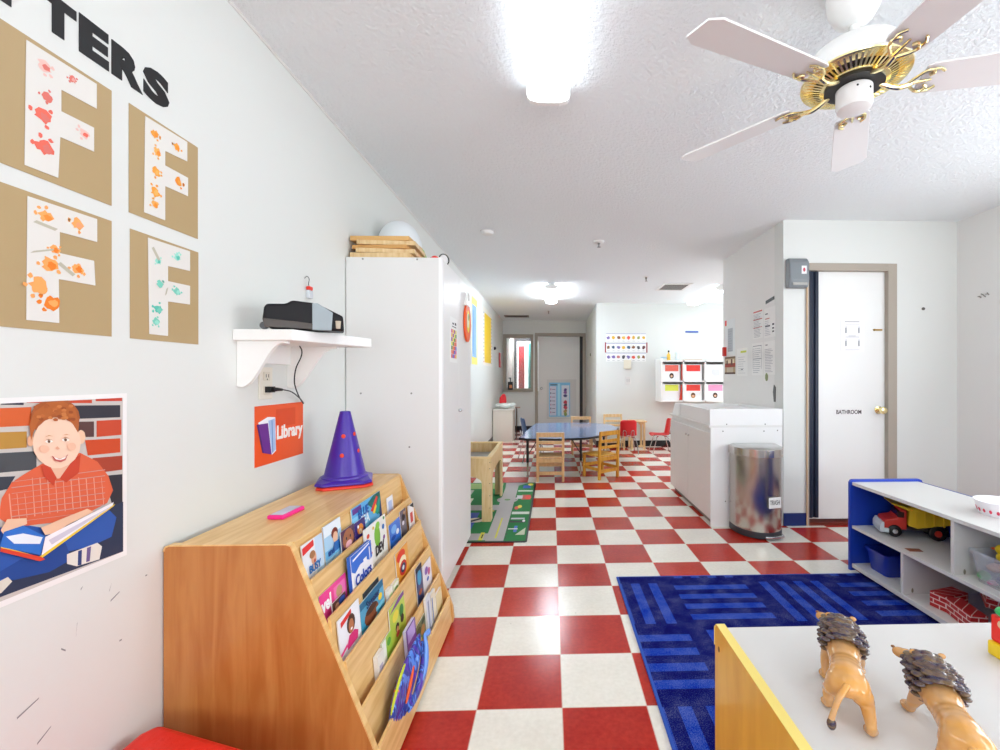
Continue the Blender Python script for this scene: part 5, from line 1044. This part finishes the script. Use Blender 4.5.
# road rug
FG = FR((0, 0, 0), '+z')
t = thing('road_rug', 'green play rug printed with grey roads, houses and cars', 'rug', (-.6, 4.06, 0)); o = t.location
MB().prism([(-1.05, 3.17), (-.19, 3.17), (-.175, 3.185), (-.168, 4.92), (-.182, 4.94), (-1.05, 4.94)], 'z', .0, .007).build('binding', BLACK, t, o)
q = MB(); mats = [mat('#2f8048', .9)]; q.card(rect(-1.04, 3.185, -.188, 4.925), FG, .0006, 0, .007)
random.seed(4); Lr = []
GR, YE = '#b4b0b0', '#d8d23c'
Lr += [(GR, [(-.475, 3.185), (-.345, 3.185), (-.352, 4.80), (-.30, 4.86), (-.25, 4.925), (-.50, 4.925), (-.485, 4.7)]), (GR, rect(-1.04, 3.20, -.47, 3.34)), (GR, rect(-1.04, 3.92, -.47, 4.08)), (GR, rect(-1.04, 4.45, -.8, 4.62)),
       ('#d4dcd4', rect(-.34, 3.80, -.19, 3.87)), ('#d4dcd4', rect(-.34, 4.55, -.19, 4.60)), (YE, rect(-.415, 3.24, -.402, 3.70)), (YE, rect(-.53, 3.20, -.50, 3.36)), ('#20242c', rect(-.515, 3.24, -.505, 3.32)),
       (GR, ell(-.42, 4.25, .10, .11, 20)), ('#6a9a5a', ell(-.42, 4.25, .03, .03, 12)),
       ('#2a50b4', rect(-1.03, 3.42, -.62, 3.85)), ('#2a50b4', rect(-.30, 4.68, -.22, 4.8)), ('#e8d23c', ell(-.225, 4.84, .03, .05)), ('#c0503c', rect(-.29, 4.25, -.20, 4.42)), ('#d4d4d8', rect(-.34, 4.28, -.28, 4.40)), ('#e03c2c', ell(-.225, 4.33, .03, .08)),
       ('#e03c2c', ell(-.31, 3.98, .02, .05)), ('#e8d23c', ell(-.285, 4.02, .02, .05)), ('#f0e8d0', ell(-.62, 3.65, .07, .06)), ('#1c2230', [(-.7, 3.6), (-.58, 3.72), (-.56, 3.69), (-.68, 3.57)]), ('#e8b83c', ell(-.72, 3.55, .04, .04)),
       ('#c8c8cc', rect(-.335, 3.66, -.22, 3.70)), ('#20242c', rect(-.335, 3.58, -.21, 3.62)), ('#c8d0b4', [(-.27, 3.30), (-.20, 3.30), (-.20, 3.46)]), ('#3a6ac8', rect(-.29, 3.36, -.265, 3.50)), ('#d8e0d8', rect(-.335, 3.42, -.26, 3.44)), ('#f0f0f0', ell(-.225, 3.62, .012, .03)),
       ('#8aa85a', rect(-1.03, 4.66, -.52, 4.9)), ('#d85a3c', ell(-.60, 4.16, .04, .05)), ('#f0e8d0', rect(-.95, 4.14, -.75, 4.3)), ('#b03a2c', rect(-.58, 3.76, -.52, 3.84)), ('#e8d23c', rect(-.56, 3.88, -.50, 3.91))]
for i in range(7): Lr.append(('#20242c', rect(-.338, 3.22+i*.075, -.332, 3.26+i*.075)))
for i in range(6): Lr.append(('#20242c', rect(-.34, 3.92+i*.1, -.333, 3.96+i*.1)))
art(q, Lr, FG, mats, .0078, .00006)
q.build('printed_pile', mats, t, o)

# blue basket-weave rug
def blue_rug():
    m = bpy.data.materials.new('basket_weave_carpet'); m.use_nodes = True; nt = m.node_tree
    b = nt.nodes['Principled BSDF']; N = nt.nodes.new; L = nt.links.new
    def mth(op, a, b2=None):
        n = N('ShaderNodeMath'); n.operation = op
        for i, q in enumerate((a, b2)):
            if q is None: continue
            if isinstance(q, (int, float)): n.inputs[i].default_value = q
            else: L(q, n.inputs[i])
        return n.outputs[0]
    tc = N('ShaderNodeTexCoord'); sp = N('ShaderNodeSeparateXYZ'); L(tc.outputs['Object'], sp.inputs[0]); S = .468
    X = mth('SUBTRACT', sp.outputs[0], .191); Y = mth('SUBTRACT', sp.outputs[1], 2.056)
    tx, ty = mth('FLOORED_MODULO', X, S), mth('FLOORED_MODULO', Y, S)
    par = mth('FLOORED_MODULO', mth('ADD', mth('FLOOR', mth('DIVIDE', X, S)), mth('FLOOR', mth('DIVIDE', Y, S))), 2.0)
    def stripes(u, v):
        s = mth('LESS_THAN', mth('ABSOLUTE', mth('SUBTRACT', mth('FLOORED_MODULO', mth('SUBTRACT', u, .034), .1), .05)), .025)
        a = mth('LESS_THAN', mth('ABSOLUTE', mth('SUBTRACT', u, .234)), .2); c = mth('LESS_THAN', mth('ABSOLUTE', mth('SUBTRACT', v, .234)), .205)
        return mth('MULTIPLY', mth('MULTIPLY', s, a), c)
    mask = mth('ADD', mth('MULTIPLY', stripes(ty, tx), par), mth('MULTIPLY', stripes(tx, ty), mth('SUBTRACT', 1.0, par)))
    n = N('ShaderNodeTexNoise'); n.inputs['Scale'].default_value = 260; n.inputs['Detail'].default_value = 3; L(tc.outputs['Object'], n.inputs['Vector'])
    n2 = N('ShaderNodeTexNoise'); n2.inputs['Scale'].default_value = 12; L(tc.outputs['Object'], n2.inputs['Vector'])
    mx = N('ShaderNodeMix'); mx.data_type = 'RGBA'; L(mask, mx.inputs['Factor']); mx.inputs['A'].default_value = lin('#0a1c6c'); mx.inputs['B'].default_value = lin('#2e4cae')
    br = N('ShaderNodeBrightContrast'); L(mx.outputs['Result'], br.inputs['Color']); L(mth('MULTIPLY', mth('SUBTRACT', mth('ADD', n.outputs['Fac'], mth('MULTIPLY', n2.outputs['Fac'], .5)), .75), .35), br.inputs['Bright'])
    L(br.outputs['Color'], b.inputs['Base Color']); b.inputs['Roughness'].default_value = .95; b.inputs['Specular IOR Level'].default_value = .1
    bp = N('ShaderNodeBump'); bp.inputs['Strength'].default_value = .8; bp.inputs['Distance'].default_value = .004; L(n.outputs['Fac'], bp.inputs['Height']); L(bp.outputs['Normal'], b.inputs['Normal'])
    return m
t = thing('blue_rug', 'blue basket-weave striped rug on the checkered floor', 'rug', (0, 0, 0))
MB().box(.395, .42, .0015, 2.54, 2.578, .011).build('pile', blue_rug(), t)
q = MB(); q.box(.383, .41, 0, .396, 2.59, .010).box(2.54, .41, 0, 2.552, 2.59, .010).box(.396, 2.577, 0, 2.54, 2.59, .010).box(.396, .41, 0, 2.54, .421, .010)
q.build('bound_edge', mat('#2a55b8', .7), t, bevel=.003)

N_BEFORE = set(bpy.data.objects)
# ================================================================== LOW SHELF (right)
Z0 = .0118
t = thing('storage_shelf', 'low white open storage shelf with a blue end panel on the rug', 'shelf', (2.03, 1.98, Z0)); o = t.location
x0, x1, ya, yb = 1.805, 2.215, 1.30, 2.618
BP = mat('#1c40b0', .35)
q = MB(); r_ = .03
pr = [(1.795, Z0), (1.795, .545), (1.802, .558), (1.815, .563), (2.225, .563), (2.243, .556), (2.25, .54), (2.25, Z0)]
MB().prism(pr, 'y', 2.619, 2.640).build('end_panel', BP, t, o, bevel=.003, label='blue end panel')
MB().prism(pr, 'y', 1.279, 1.299).build('end_panel', BP, t, o, bevel=.003, label='blue end panel')
MB().box(x0, ya, .530, x1, yb, .549).build('top_board', LAM, t, o, bevel=.002)
MB().box(x0, ya, .268, x1, yb, .286).build('middle_board', LAM, t, o, bevel=.002)
MB().box(x0, ya, Z0+.02, x1, yb, Z0+.045).build('bottom_board', LAM, t, o, bevel=.002)
MB().box(x1, ya, Z0, x1+.012, yb, .549).build('back_panel', mat('#1c3a94', .45), t, o)
MB().box(x0+.006, 1.945, .286, x1, 1.963, .530).build('upright', LAM, t, o, bevel=.001)
MB().box(x0+.006, 2.235, Z0+.045, x1, 2.253, .268).build('upright', LAM, t, o, bevel=.001)
for yy, zz in ((1.9445, .30), (2.2345, .075)): MB().ball((1.86, yy, zz), (.006, .002, .012)).build('fitting', mat('#8c8674', .4), t, o)
# toy dump truck
t = thing('toy_dump_truck', 'toy dump truck with a red cab and a yellow tipper on the middle board', 'toy truck', (2.035, 2.44, .287), math.radians(68)); t.scale = (.92, .92, .92)
R_, Y_ = mat('#c8342a', .35), mat('#e6c22a', .35)
# length runs along local y; nose at +y
q = MB(); q.prism([(.05, .045), (.05, .165), (.075, .17), (.105, .115), (.165, .10), (.175, .06), (.175, .045)], 'x', -.068, .068); q.build('cab', R_, t, bevel=.01, seg=3)
q = MB(); q.box(-.060, .066, .12, -.0705, .10, .155).box(-.055, .085, .122, .055, .099, .158); q.build('cab_windows', mat('#3a1c1c', .2), t, bevel=.002)
q = MB(); q.prism([(.168, .022), (.168, .085), (.180, .085), (.192, .06), (.192, .022)], 'x', -.075, .075); q.box(-.076, .13, .022, -.066, .17, .05); q.build('grille', mat('#cdd8dc', .25), t, bevel=.006, seg=3, label='pale grey front grille and bumper')
q = MB(); q.box(-.05, -.16, .045, .05, .16, .06); q.build('chassis', mat('#3a3434', .5), t)
q = MB(); q.prism([(.04, .165), (.13, .198), (.132, .206), (.035, .182), (.03, .19), (-.155, .172), (-.17, .10), (.0, .062), (.045, .075)], 'x', -.072, -.066).prism([(.04, .165), (.13, .198), (.132, .206), (.035, .182), (.03, .19), (-.155, .172), (-.17, .10), (.0, .062), (.045, .075)], 'x', .066, .072)
q.prism([(.04, .165), (.13, .198), (.132, .204), (.035, .178), (.03, .09), (.0, .07), (-.165, .105), (-.165, .10), (.0, .062), (.045, .075)], 'x', -.066, .066)
for yy in (-.13, -.085, -.04, .005): q.box(-.078, yy-.005, .085, -.071, yy+.005, .172)
q.box(-.08, -.16, .165, -.068, .03, .178); q.build('tipper', Y_, t, bevel=.002)
for sx in (-1, 1):
    for yy, rr in ((.115, .036), (-.10, .044)):
        q = MB(); q.M = Matrix.Translation((sx*.062, yy, rr)) @ Matrix.Rotation(PI/2*sx, 4, 'Y'); q.lathe([(rr*.8, -.016), (rr, -.010), (rr, .010), (rr*.8, .016)], n=24); wh = q.build('wheel', BLACK, t, smooth=True)
        q = MB(); q.M = Matrix.Translation((sx*.062, yy, rr)) @ Matrix.Rotation(PI/2*sx, 4, 'Y'); q.lathe([(rr*.45, .014), (rr*.4, .020), (rr*.15, .021)], n=16); q.build('hub', R_ if rr > .04 else CHROME, wh)
q = MB(); q.card([(-.035, -.02), (.03, -.028), (.04, .012), (-.03, .022)], Matrix.Translation((1.865, 2.235, .2865)), .0012); 
solo('picture_card', q, mat('#a0523c', .4, var=.5), 'small reddish-brown picture card lying on the middle board', 'card')
q = MB(); q.ball((1.93, 2.00, .300), (.013, .013, .013)).ball((1.955, 1.99, .298), (.012, .012, .011)).ball((1.94, 2.01, .318), (.01, .01, .01)).ball((1.95, 2.015, .334), (.009, .007, .009))
solo('small_figure', q, mat('#2c2c32', .4, var=.0, bump=(40, .3, .003)), 'tiny black and white toy beside the upright on the middle board', 'toy', smooth=True)
# bins
def tub(name, label, x0, x1, ya, yb, z, h, m, taper=.018, wall=.003):
    t = thing(name, label, 'bin', ((x0+x1)/2, (ya+yb)/2, z)); w, d_ = (x1-x0)/2, (yb-ya)/2
    def ring(zz, f, e=0): 
        a, b_ = w-taper*(1-f)-e, d_-taper*(1-f)-e; c = .02; p = []
        for sx, sy, s0 in ((1, 1, 0), (-1, 1, 1), (-1, -1, 2), (1, -1, 3)):
            for k in range(4):
                an = s0*PI/2+k*PI/6; p.append((sx*(a-c)+c*math.cos(an), sy*(b_-c)+c*math.sin(an), zz))
        return p
    rings = [ring(0, 0), ring(h-.012, .9), ring(h-.012, 1.3), ring(h, 1.3), ring(h, 1, wall), ring(.006, 0, wall)]
    vs = [p for r in rings for p in r]; n = 16; fs = [tuple(range(n))[::-1]]
    for i in range(5):
        for k in range(n): fs.append((i*n+k, i*n+(k+1) % n, (i+1)*n+(k+1) % n, (i+1)*n+k))
    fs.append(tuple(5*n+k for k in range(n)))
    q = MB(); q.add(vs, fs); q.build('tub_body', m, t, smooth=True)
    return t
t = tub('storage_bin', 'deep blue plastic bin on the bottom board of the low shelf', 1.85, 2.13, 2.40, 2.575, Z0+.0455, .125, mat('#16309c', .25, coat=.3))
t = tub('clear_bin', 'clear plastic bin full of toys on the middle board, cut off by the photo edge', 1.845, 2.12, 1.70, 1.912, .2865, .135, mat('#dfe6ee', .08, spec=.5, alpha=.30))
duck = thing('toy_duck', 'yellow toy duck with an orange bill on top of the clear bin', 'toy', (1.935, 1.82, .385), math.radians(100))
MB().ball((0, 0, .020), (.045, .032, .028)).ball((-.045, 0, .032), (.02, .018, .012)).build('duck_body', mat('#e8c81e', .4), duck, smooth=True)
MB().ball((.028, 0, .052), (.021, .020, .021)).build('duck_head', mat('#e8c81e', .4), duck, smooth=True)
MB().ball((.052, 0, .048), (.014, .012, .005)).build('bill', mat('#e05a1c', .4), duck, smooth=True)
for (c, r, h, lab) in (((1.885, 1.88, .312), (.025, .022, .02), '#3aa04c', 'green rounded toy at the bottom of the clear bin'), ((1.93, 1.86, .352), (.045, .035, .018), '#d8a084', 'flesh pink toy in the middle of the clear bin'),
                       ((1.90, 1.79, .318), (.03, .045, .022), '#2c3c80', 'navy toy low in the clear bin'), ((1.97, 1.87, .372), (.045, .02, .012), '#7a3c2c', 'brown toy under the duck in the clear bin'), ((1.98, 1.78, .345), (.05, .05, .03), '#5a4a80', 'purple-grey toy deep in the clear bin'),
                       ((1.88, 1.835, .30), (.022, .018, .010), '#c88aa8', 'pink and white toy on the floor of the clear bin')):
    solo('bin_toy', MB().ball(c, r), mat(h, .4), lab, 'toy', smooth=True)
# cardboard brick blocks
def brick_mat():
    m = bpy.data.materials.new('printed_brick_card'); m.use_nodes = True; nt = m.node_tree; b = nt.nodes['Principled BSDF']; N = nt.nodes.new; L = nt.links.new
    tc = N('ShaderNodeTexCoord'); mp = N('ShaderNodeMapping'); mp.inputs['Rotation'].default_value = (PI/2, 0, PI/2); L(tc.outputs['Object'], mp.inputs['Vector'])
    bt = N('ShaderNodeTexBrick'); bt.inputs['Scale'].default_value = 1; bt.inputs['Brick Width'].default_value = .055; bt.inputs['Row Height'].default_value = .022; bt.inputs['Mortar Size'].default_value = .0025
    bt.inputs['Color1'].default_value = lin('#b4201e'); bt.inputs['Color2'].default_value = lin('#c02826'); bt.inputs['Mortar'].default_value = lin('#ecd2c8')
    sw = N('ShaderNodeSeparateXYZ'); L(tc.outputs['Object'], sw.inputs[0]); cb = N('ShaderNodeCombineXYZ'); ad = N('ShaderNodeMath'); ad.operation = 'ADD'; L(sw.outputs[0], ad.inputs[0]); L(sw.outputs[1], ad.inputs[1])
    L(ad.outputs[0], cb.inputs[0]); L(sw.outputs[2], cb.inputs[1]); L(cb.outputs[0], bt.inputs['Vector'])
    L(bt.outputs['Color'], b.inputs['Base Color']); b.inputs['Roughness'].default_value = .45; return m
BM = brick_mat(); zb = Z0+.0455
for i, (x, y, z, rz, rx, L3, lab) in enumerate(((1.93, 2.10, 0, .25, 0, (.15, .075, .075), 'red brick-print cardboard block nearest the upright, on the bottom board'),
        (1.885, 1.965, 0, 1.35, 0, (.17, .07, .075), 'red brick-print cardboard block lying across the front of the pile'),
        (2.05, 2.0, .077, .9, .12, (.22, .08, .06), 'red brick-print cardboard block on top of the pile, with dark side grooves'),
        (2.00, 1.84, 0, 1.1, 0, (.16, .08, .09), 'dark red cardboard block tilted at the right of the pile'), (1.855, 1.80, .0, 1.6, 0, (.13, .05, .03), 'thin red cardboard block edge in front of the pile'))):
    a, b_, c = L3; q = MB(); q.box(-a/2, -b_/2, 0, a/2, b_/2, c)
    ob = q.build('brick_block', BM if i != 3 else mat('#8c1c1c', .45), bevel=.003); ob.location = (x, y, zb+z+.001); ob.rotation_euler = (rx, 0, rz); tag(ob, lab, 'block', 'brick blocks on the bottom board')
# basket with red marks
t = thing('white_basket', 'round white plastic basket with red spots on top of the low shelf', 'basket', (2.065, 1.965, .5495))
q = MB(); q.lathe([(.085, 0), (.10, .05), (.106, .06), (.106, .064), (.098, .062), (.092, .045), (.082, .006)], n=44); q.build('basket_body', mat('#eeecf2', .35), t, smooth=True)
q = MB()
for k in range(22):
    a = 2*PI*k/22; F2 = Matrix.Rotation(a, 4, 'Z') @ Matrix.Translation((.0918, 0, .024)) @ Matrix.Rotation(-.29, 4, 'Y') @ FR((0, 0, 0), '+x')
    F2 = Matrix.Rotation(a, 4, 'Z') @ Matrix.Translation((.0925, 0, .022)) @ Matrix.Rotation(math.radians(17), 4, 'Y') @ FR((0, 0, 0), '+x')
    q.card(ell(0, 0, .0055, .009, 10), F2, .0015)
q.build('red_spots', mat('#d83a5a', .5), t)

for ob in [q_ for q_ in bpy.data.objects if q_ not in N_BEFORE and q_.parent is None]: ob.location.x += .018

# ================================================================== YELLOW-ENDED UNIT (near right)
t = thing('play_shelf', 'white-topped low unit with a yellow birch end panel in the foreground', 'shelf', (1.03, .91, Z0), math.radians(0)); o = t.location
YB_ = mat('#e2b23c', .38, wood=('#d49f2c', (6, 6, 1.2)), coat=.15); YL = mat('#f2dc7c', .35)
def ypanel(xa, xb, nm='end_panel'):
    MB().prism([(.70, Z0), (.70, .545), (.715, .558), (1.105, .558), (1.118, .545), (1.118, Z0)], 'x', xa, xb).build(nm, YB_, t, o, bevel=.002, label='yellow birch end panel')
ypanel(.419, .4385); ypanel(1.66, 1.68)
MB().prism([(.70, .5445), (.715, .5585), (1.105, .5585), (1.1185, .5445), (1.1185, .50), (1.1195, .50), (1.1195, .546), (1.106, .5598), (.714, .5598), (.699, .546)], 'x', .4175, .4395).build('edge_band', YL, t, o, bevel=.0003)
MB().box(.4395, .705, .532, 1.66, 1.108, .5495).build('top_board', mat('#d6d4d1', .3), t, o, bevel=.002)
MB().box(.4395, .705, .28, 1.66, 1.10, .297).build('middle_board', LAM, t, o)
MB().box(.4395, .705, Z0+.03, 1.66, 1.10, Z0+.048).build('bottom_board', LAM, t, o)
MB().box(.4395, 1.1, Z0+.02, 1.66, 1.108, .532).build('back_panel', LAM, t, o)
MB().box(1.04, .71, .297, 1.058, 1.1, .532).build('upright', LAM, t, o)
q = MB(); q.ball((.4185, 1.09, .505), (.0015, .005, .007)); q.build('screw_cap', mat('#8a6a3a', .4, .6), t, o)

# toy lions: one continuous remeshed body each, mane and tail tuft are parts
def fuse(q, name, m, parent, voxel=.0035, label=None, iters=3):
    ob = q.build(name, m, parent, label=label)
    r = ob.modifiers.new('fuse', 'REMESH'); r.mode = 'VOXEL'; r.voxel_size = voxel; r.use_smooth_shade = True
    s = ob.modifiers.new('smooth', 'SMOOTH'); s.factor = .6; s.iterations = iters
    return ob
LION = mat('#d69a4c', .22, wood=('#c89a6a', (5, 5, 5)), coat=.5)
MANE = mat('#1d1640', .25, wood=('#6e5638', (14, 30, 30)), coat=.5)
def chain(q, pts):
    pts = [(Vector(p), r) for p, r in pts]
    for (a, ra), (b_, rb) in zip(pts, pts[1:]):
        n = max(2, int((b_-a).length/(min(ra, rb)*.5)))
        for i in range(n+1):
            f_ = i/n; p = a.lerp(b_, f_); q.ball(tuple(p), ra+(rb-ra)*f_, n=12, k=8)
    return q
def lion(loc, rz, label, stride=1, sc=1.0):
    t = thing('toy_lion', label, 'toy lion', loc, rz); t.scale = (sc*1.0, sc*.93, sc*.76)
    q = MB()
    # torso: nose points to +y, head turned to the left (-x)
    chain(q, [((0, -.092, .086), .027), ((0, -.06, .090), .032), ((0, -.01, .084), .029), ((0, .035, .088), .033), ((0, .065, .098), .030), ((-.002, .085, .112), .024)])
    q.ball((-.008, .108, .122), (.022, .022, .021)); q.ball((-.026, .128, .116), (.013, .014, .012)); q.ball((-.036, .135, .113), (.014, .014, .012)); q.ball((-.036, .136, .104), (.009, .010, .005))
    for s_ in (-1, 1):
        q.ball((s_*.018, -.080, .076), (.020, .032, .034))
        f = .026*s_*stride; h = -.024*s_*stride
        chain(q, [((s_*.022, .050, .080), .019), ((s_*.030, .054+f*.3, .050), .013), ((s_*.032, .052+f, .020), .010), ((s_*.033, .056+f, .009), .010)])
        q.ball((s_*.034, .066+f, .008), (.013, .018, .008))
        chain(q, [((s_*.022, -.088, .068), .020), ((s_*.030, -.070+h*.5, .046), .014), ((s_*.032, -.102+h, .030), .010), ((s_*.033, -.096+h, .011), .0095)])
        q.ball((s_*.033, -.086+h, .008), (.013, .017, .008))
    fuse(q, 'lion_body', LION, t, .0028, iters=9)
    q = MB(); chain(q, [((-.004, -.112, .098), .007), ((-.018, -.132, .078), .006), ((-.026, -.140, .050), .0055), ((-.030, -.142, .030), .006)]); fuse(q, 'tail', LION, t, .0022, iters=1)
    q = MB(); q.ball((-.030, -.143, .020), (.008, .007, .015)); q.build('tail_tuft', MANE, t, smooth=True)
    random.seed(9); q = MB()
    q.ball((0, .058, .100), (.036, .028, .036)); q.ball((0, .085, .112), (.034, .026, .032)); q.ball((-.004, .064, .074), (.028, .028, .030))
    for ring_, (yy, zz, rr, n) in enumerate(((.036, .096, .036, 14), (.052, .100, .039, 14), (.070, .107, .038, 14), (.088, .114, .034, 13), (.104, .122, .027, 11))):
        for k in range(n):
            a = 2*PI*k/n+ring_*.22
            if ring_ > 2 and math.sin(a) < -.2: continue
            q.ball((rr*math.cos(a)-.003*max(0, ring_-2), yy-.010*math.sin(a), zz+rr*math.sin(a)), (.012, .011, .006), n=8, k=6)
    ob = q.build('mane', MANE, t, label='dark blue-brown ribbed mane')
    r = ob.modifiers.new('fuse', 'REMESH'); r.mode = 'VOXEL'; r.voxel_size = .002; r.use_smooth_shade = True
    sm = ob.modifiers.new('smooth', 'SMOOTH'); sm.factor = .5; sm.iterations = 5
    for x_, y_ in ((-.034, .112), (-.018, .130)):
        e = MB(); e.ball((x_, y_, .128), (.003, .003, .003), n=8, k=6); e.build('eye', BLACK, t, smooth=True)
    for x_, y_ in ((-.024, .095), (.022, .100)):
        e = MB(); e.ball((x_, y_, .145), (.007, .004, .007), n=12, k=8); e.build('ear', LION, t, smooth=True)
    MB().ball((-.045, .145, .119), (.004, .004, .003)).build('nose', mat('#8a5a34', .4), t, smooth=True)
    return t
lion((.592, .872, .5505), math.radians(-30), 'golden toy lion with a dark mane, the left one, its tail tuft showing', 1, .98)
lion((.680, .735, .5505), math.radians(-24), 'golden toy lion with a dark mane, the right one, cut off at the bottom', -1, .98)
# stacked blocks figure at the right edge
t = thing('block_figure', 'red and yellow block figure with a green cap on the white top', 'toy', (1.034, .955, .5502))
MB().box(-.03, -.03, 0, .03, .03, .032).build('yellow_base', mat('#f0cc1c', .35), t, bevel=.004)
MB().box(-.024, -.024, .0325, .028, .028, .092).build('red_body', mat('#e8281c', .35), t, bevel=.004)
MB().ball((-.006, 0, .104), (.026, .026, .012)).build('green_cap', mat('#2cb45a', .35), t, smooth=True)
MB().ball((-.030, -.004, .082), (.007, .008, .009)).build('pale_hand', mat('#e8c49c', .4), t, smooth=True)

# ================================================================== ALCOVE
t = thing('small_cabinet', 'small cream cabinet against the left wall of the far alcove', 'cabinet', (-.88, 8.2, 0)); o = t.location
MB().box(-1.055, 8.02, 0.0, -.70, 8.6, .58).build('body', mat('#d9d2c6', .45), t, o, bevel=.004)
MB().box(-1.06, 8.0, .58, -.68, 8.62, .60).build('top', mat('#e6e2da', .4), t, o, bevel=.003)
q = MB()
for x in (-.66, -.66): q.box(x, 8.30, .02, x+.02, 8.33, .62)
q.box(-.68, 8.3, .60, -.58, 8.33, .625); q.build('side_frame', mat('#b09a88', .5), t, o)
random.seed(2)
q = MB()
for i in range(11): q.ball((-.86+random.uniform(-.12, .14), 8.2+random.uniform(-.1, .1), .648+random.uniform(0, .04)), (.07, .06, .035))
ob = fuse(q, 'white_cloths', mat('#e4ebe8', .7), None, .008); ob.location = (0, 0, 0); tag(ob, 'crumpled white cloths heaped on the small cream cabinet', 'cloths')
q = MB(); q.prism([(-.96, .70), (-.95, .80), (-.90, .87), (-.86, .87), (-.84, .82), (-.83, .70)], 'y', 8.15, 8.28)
solo('red_bag', q, mat('#d82c34', .5), 'red bag on top of the white cloths', 'bag', bevel=.02, seg=3, smooth=True)
t = thing('soap_bottle', 'black pump bottle with an orange label in the corner of the far window', 'bottle', (-.90, YA-.04, .90)); o = t.location
MB().box(-1.06, YA-.1, .875, -.42, YA-.016, .898).build('ledge', TAN, t, o)
MB().box(-.955, YA-.075, .90, -.845, YA-.02, 1.08).build('bottle_body', DARK, t, o, bevel=.01)
MB().box(-.92, YA-.08, .94, -.86, YA-.0755, 1.01).build('bottle_label', mat('#e08a5a', .5), t, o)
MB().tube([(-.90, YA-.045, 1.08), (-.90, YA-.045, 1.15)], .01).box(-.94, YA-.055, 1.15, -.885, YA-.035, 1.17).build('pump', DARK, t, o)
q = MB(); mats = [mat('#7fc0e4', .4)]; F2 = FR((0, YA+.016, 0), '-y'); q.card(rect(-.05, .30, .42, 1.06), F2, .002, 0, .0006)
L2 = [('#aee0f2', rect(.14, .32, .2, 1.04)), ('#d8d8e8', rect(-.03, .33, .11, .98)), ('#e0e4f0', rect(.23, .33, .40, 1.0)), ('#46506a', rect(-.02, 1.0, .14, 1.02))]
for i in range(7): L2 += [('#5a4a6a' if i % 2 else '#c8788a', rect(-.02, .38+i*.085, .0, .42+i*.085)), ('#8c86a0', rect(.02, .39+i*.085, .09, .405+i*.085))]
for z, c_ in ((.90, '#5a4a8a'), (.84, '#8a5a9a'), (.77, '#4a4a7a'), (.62, '#c0384a'), (.56, '#3a3a4a'), (.50, '#c0485a'), (.42, '#b89a5a'), (.36, '#8aa05a')): L2.append((c_, blob(.315, z, .05)))
art(q, L2, F2, mats, .003, .001)
solo('door_poster', q, mats, 'light blue poster with rows of small pictures on the far door', 'poster')
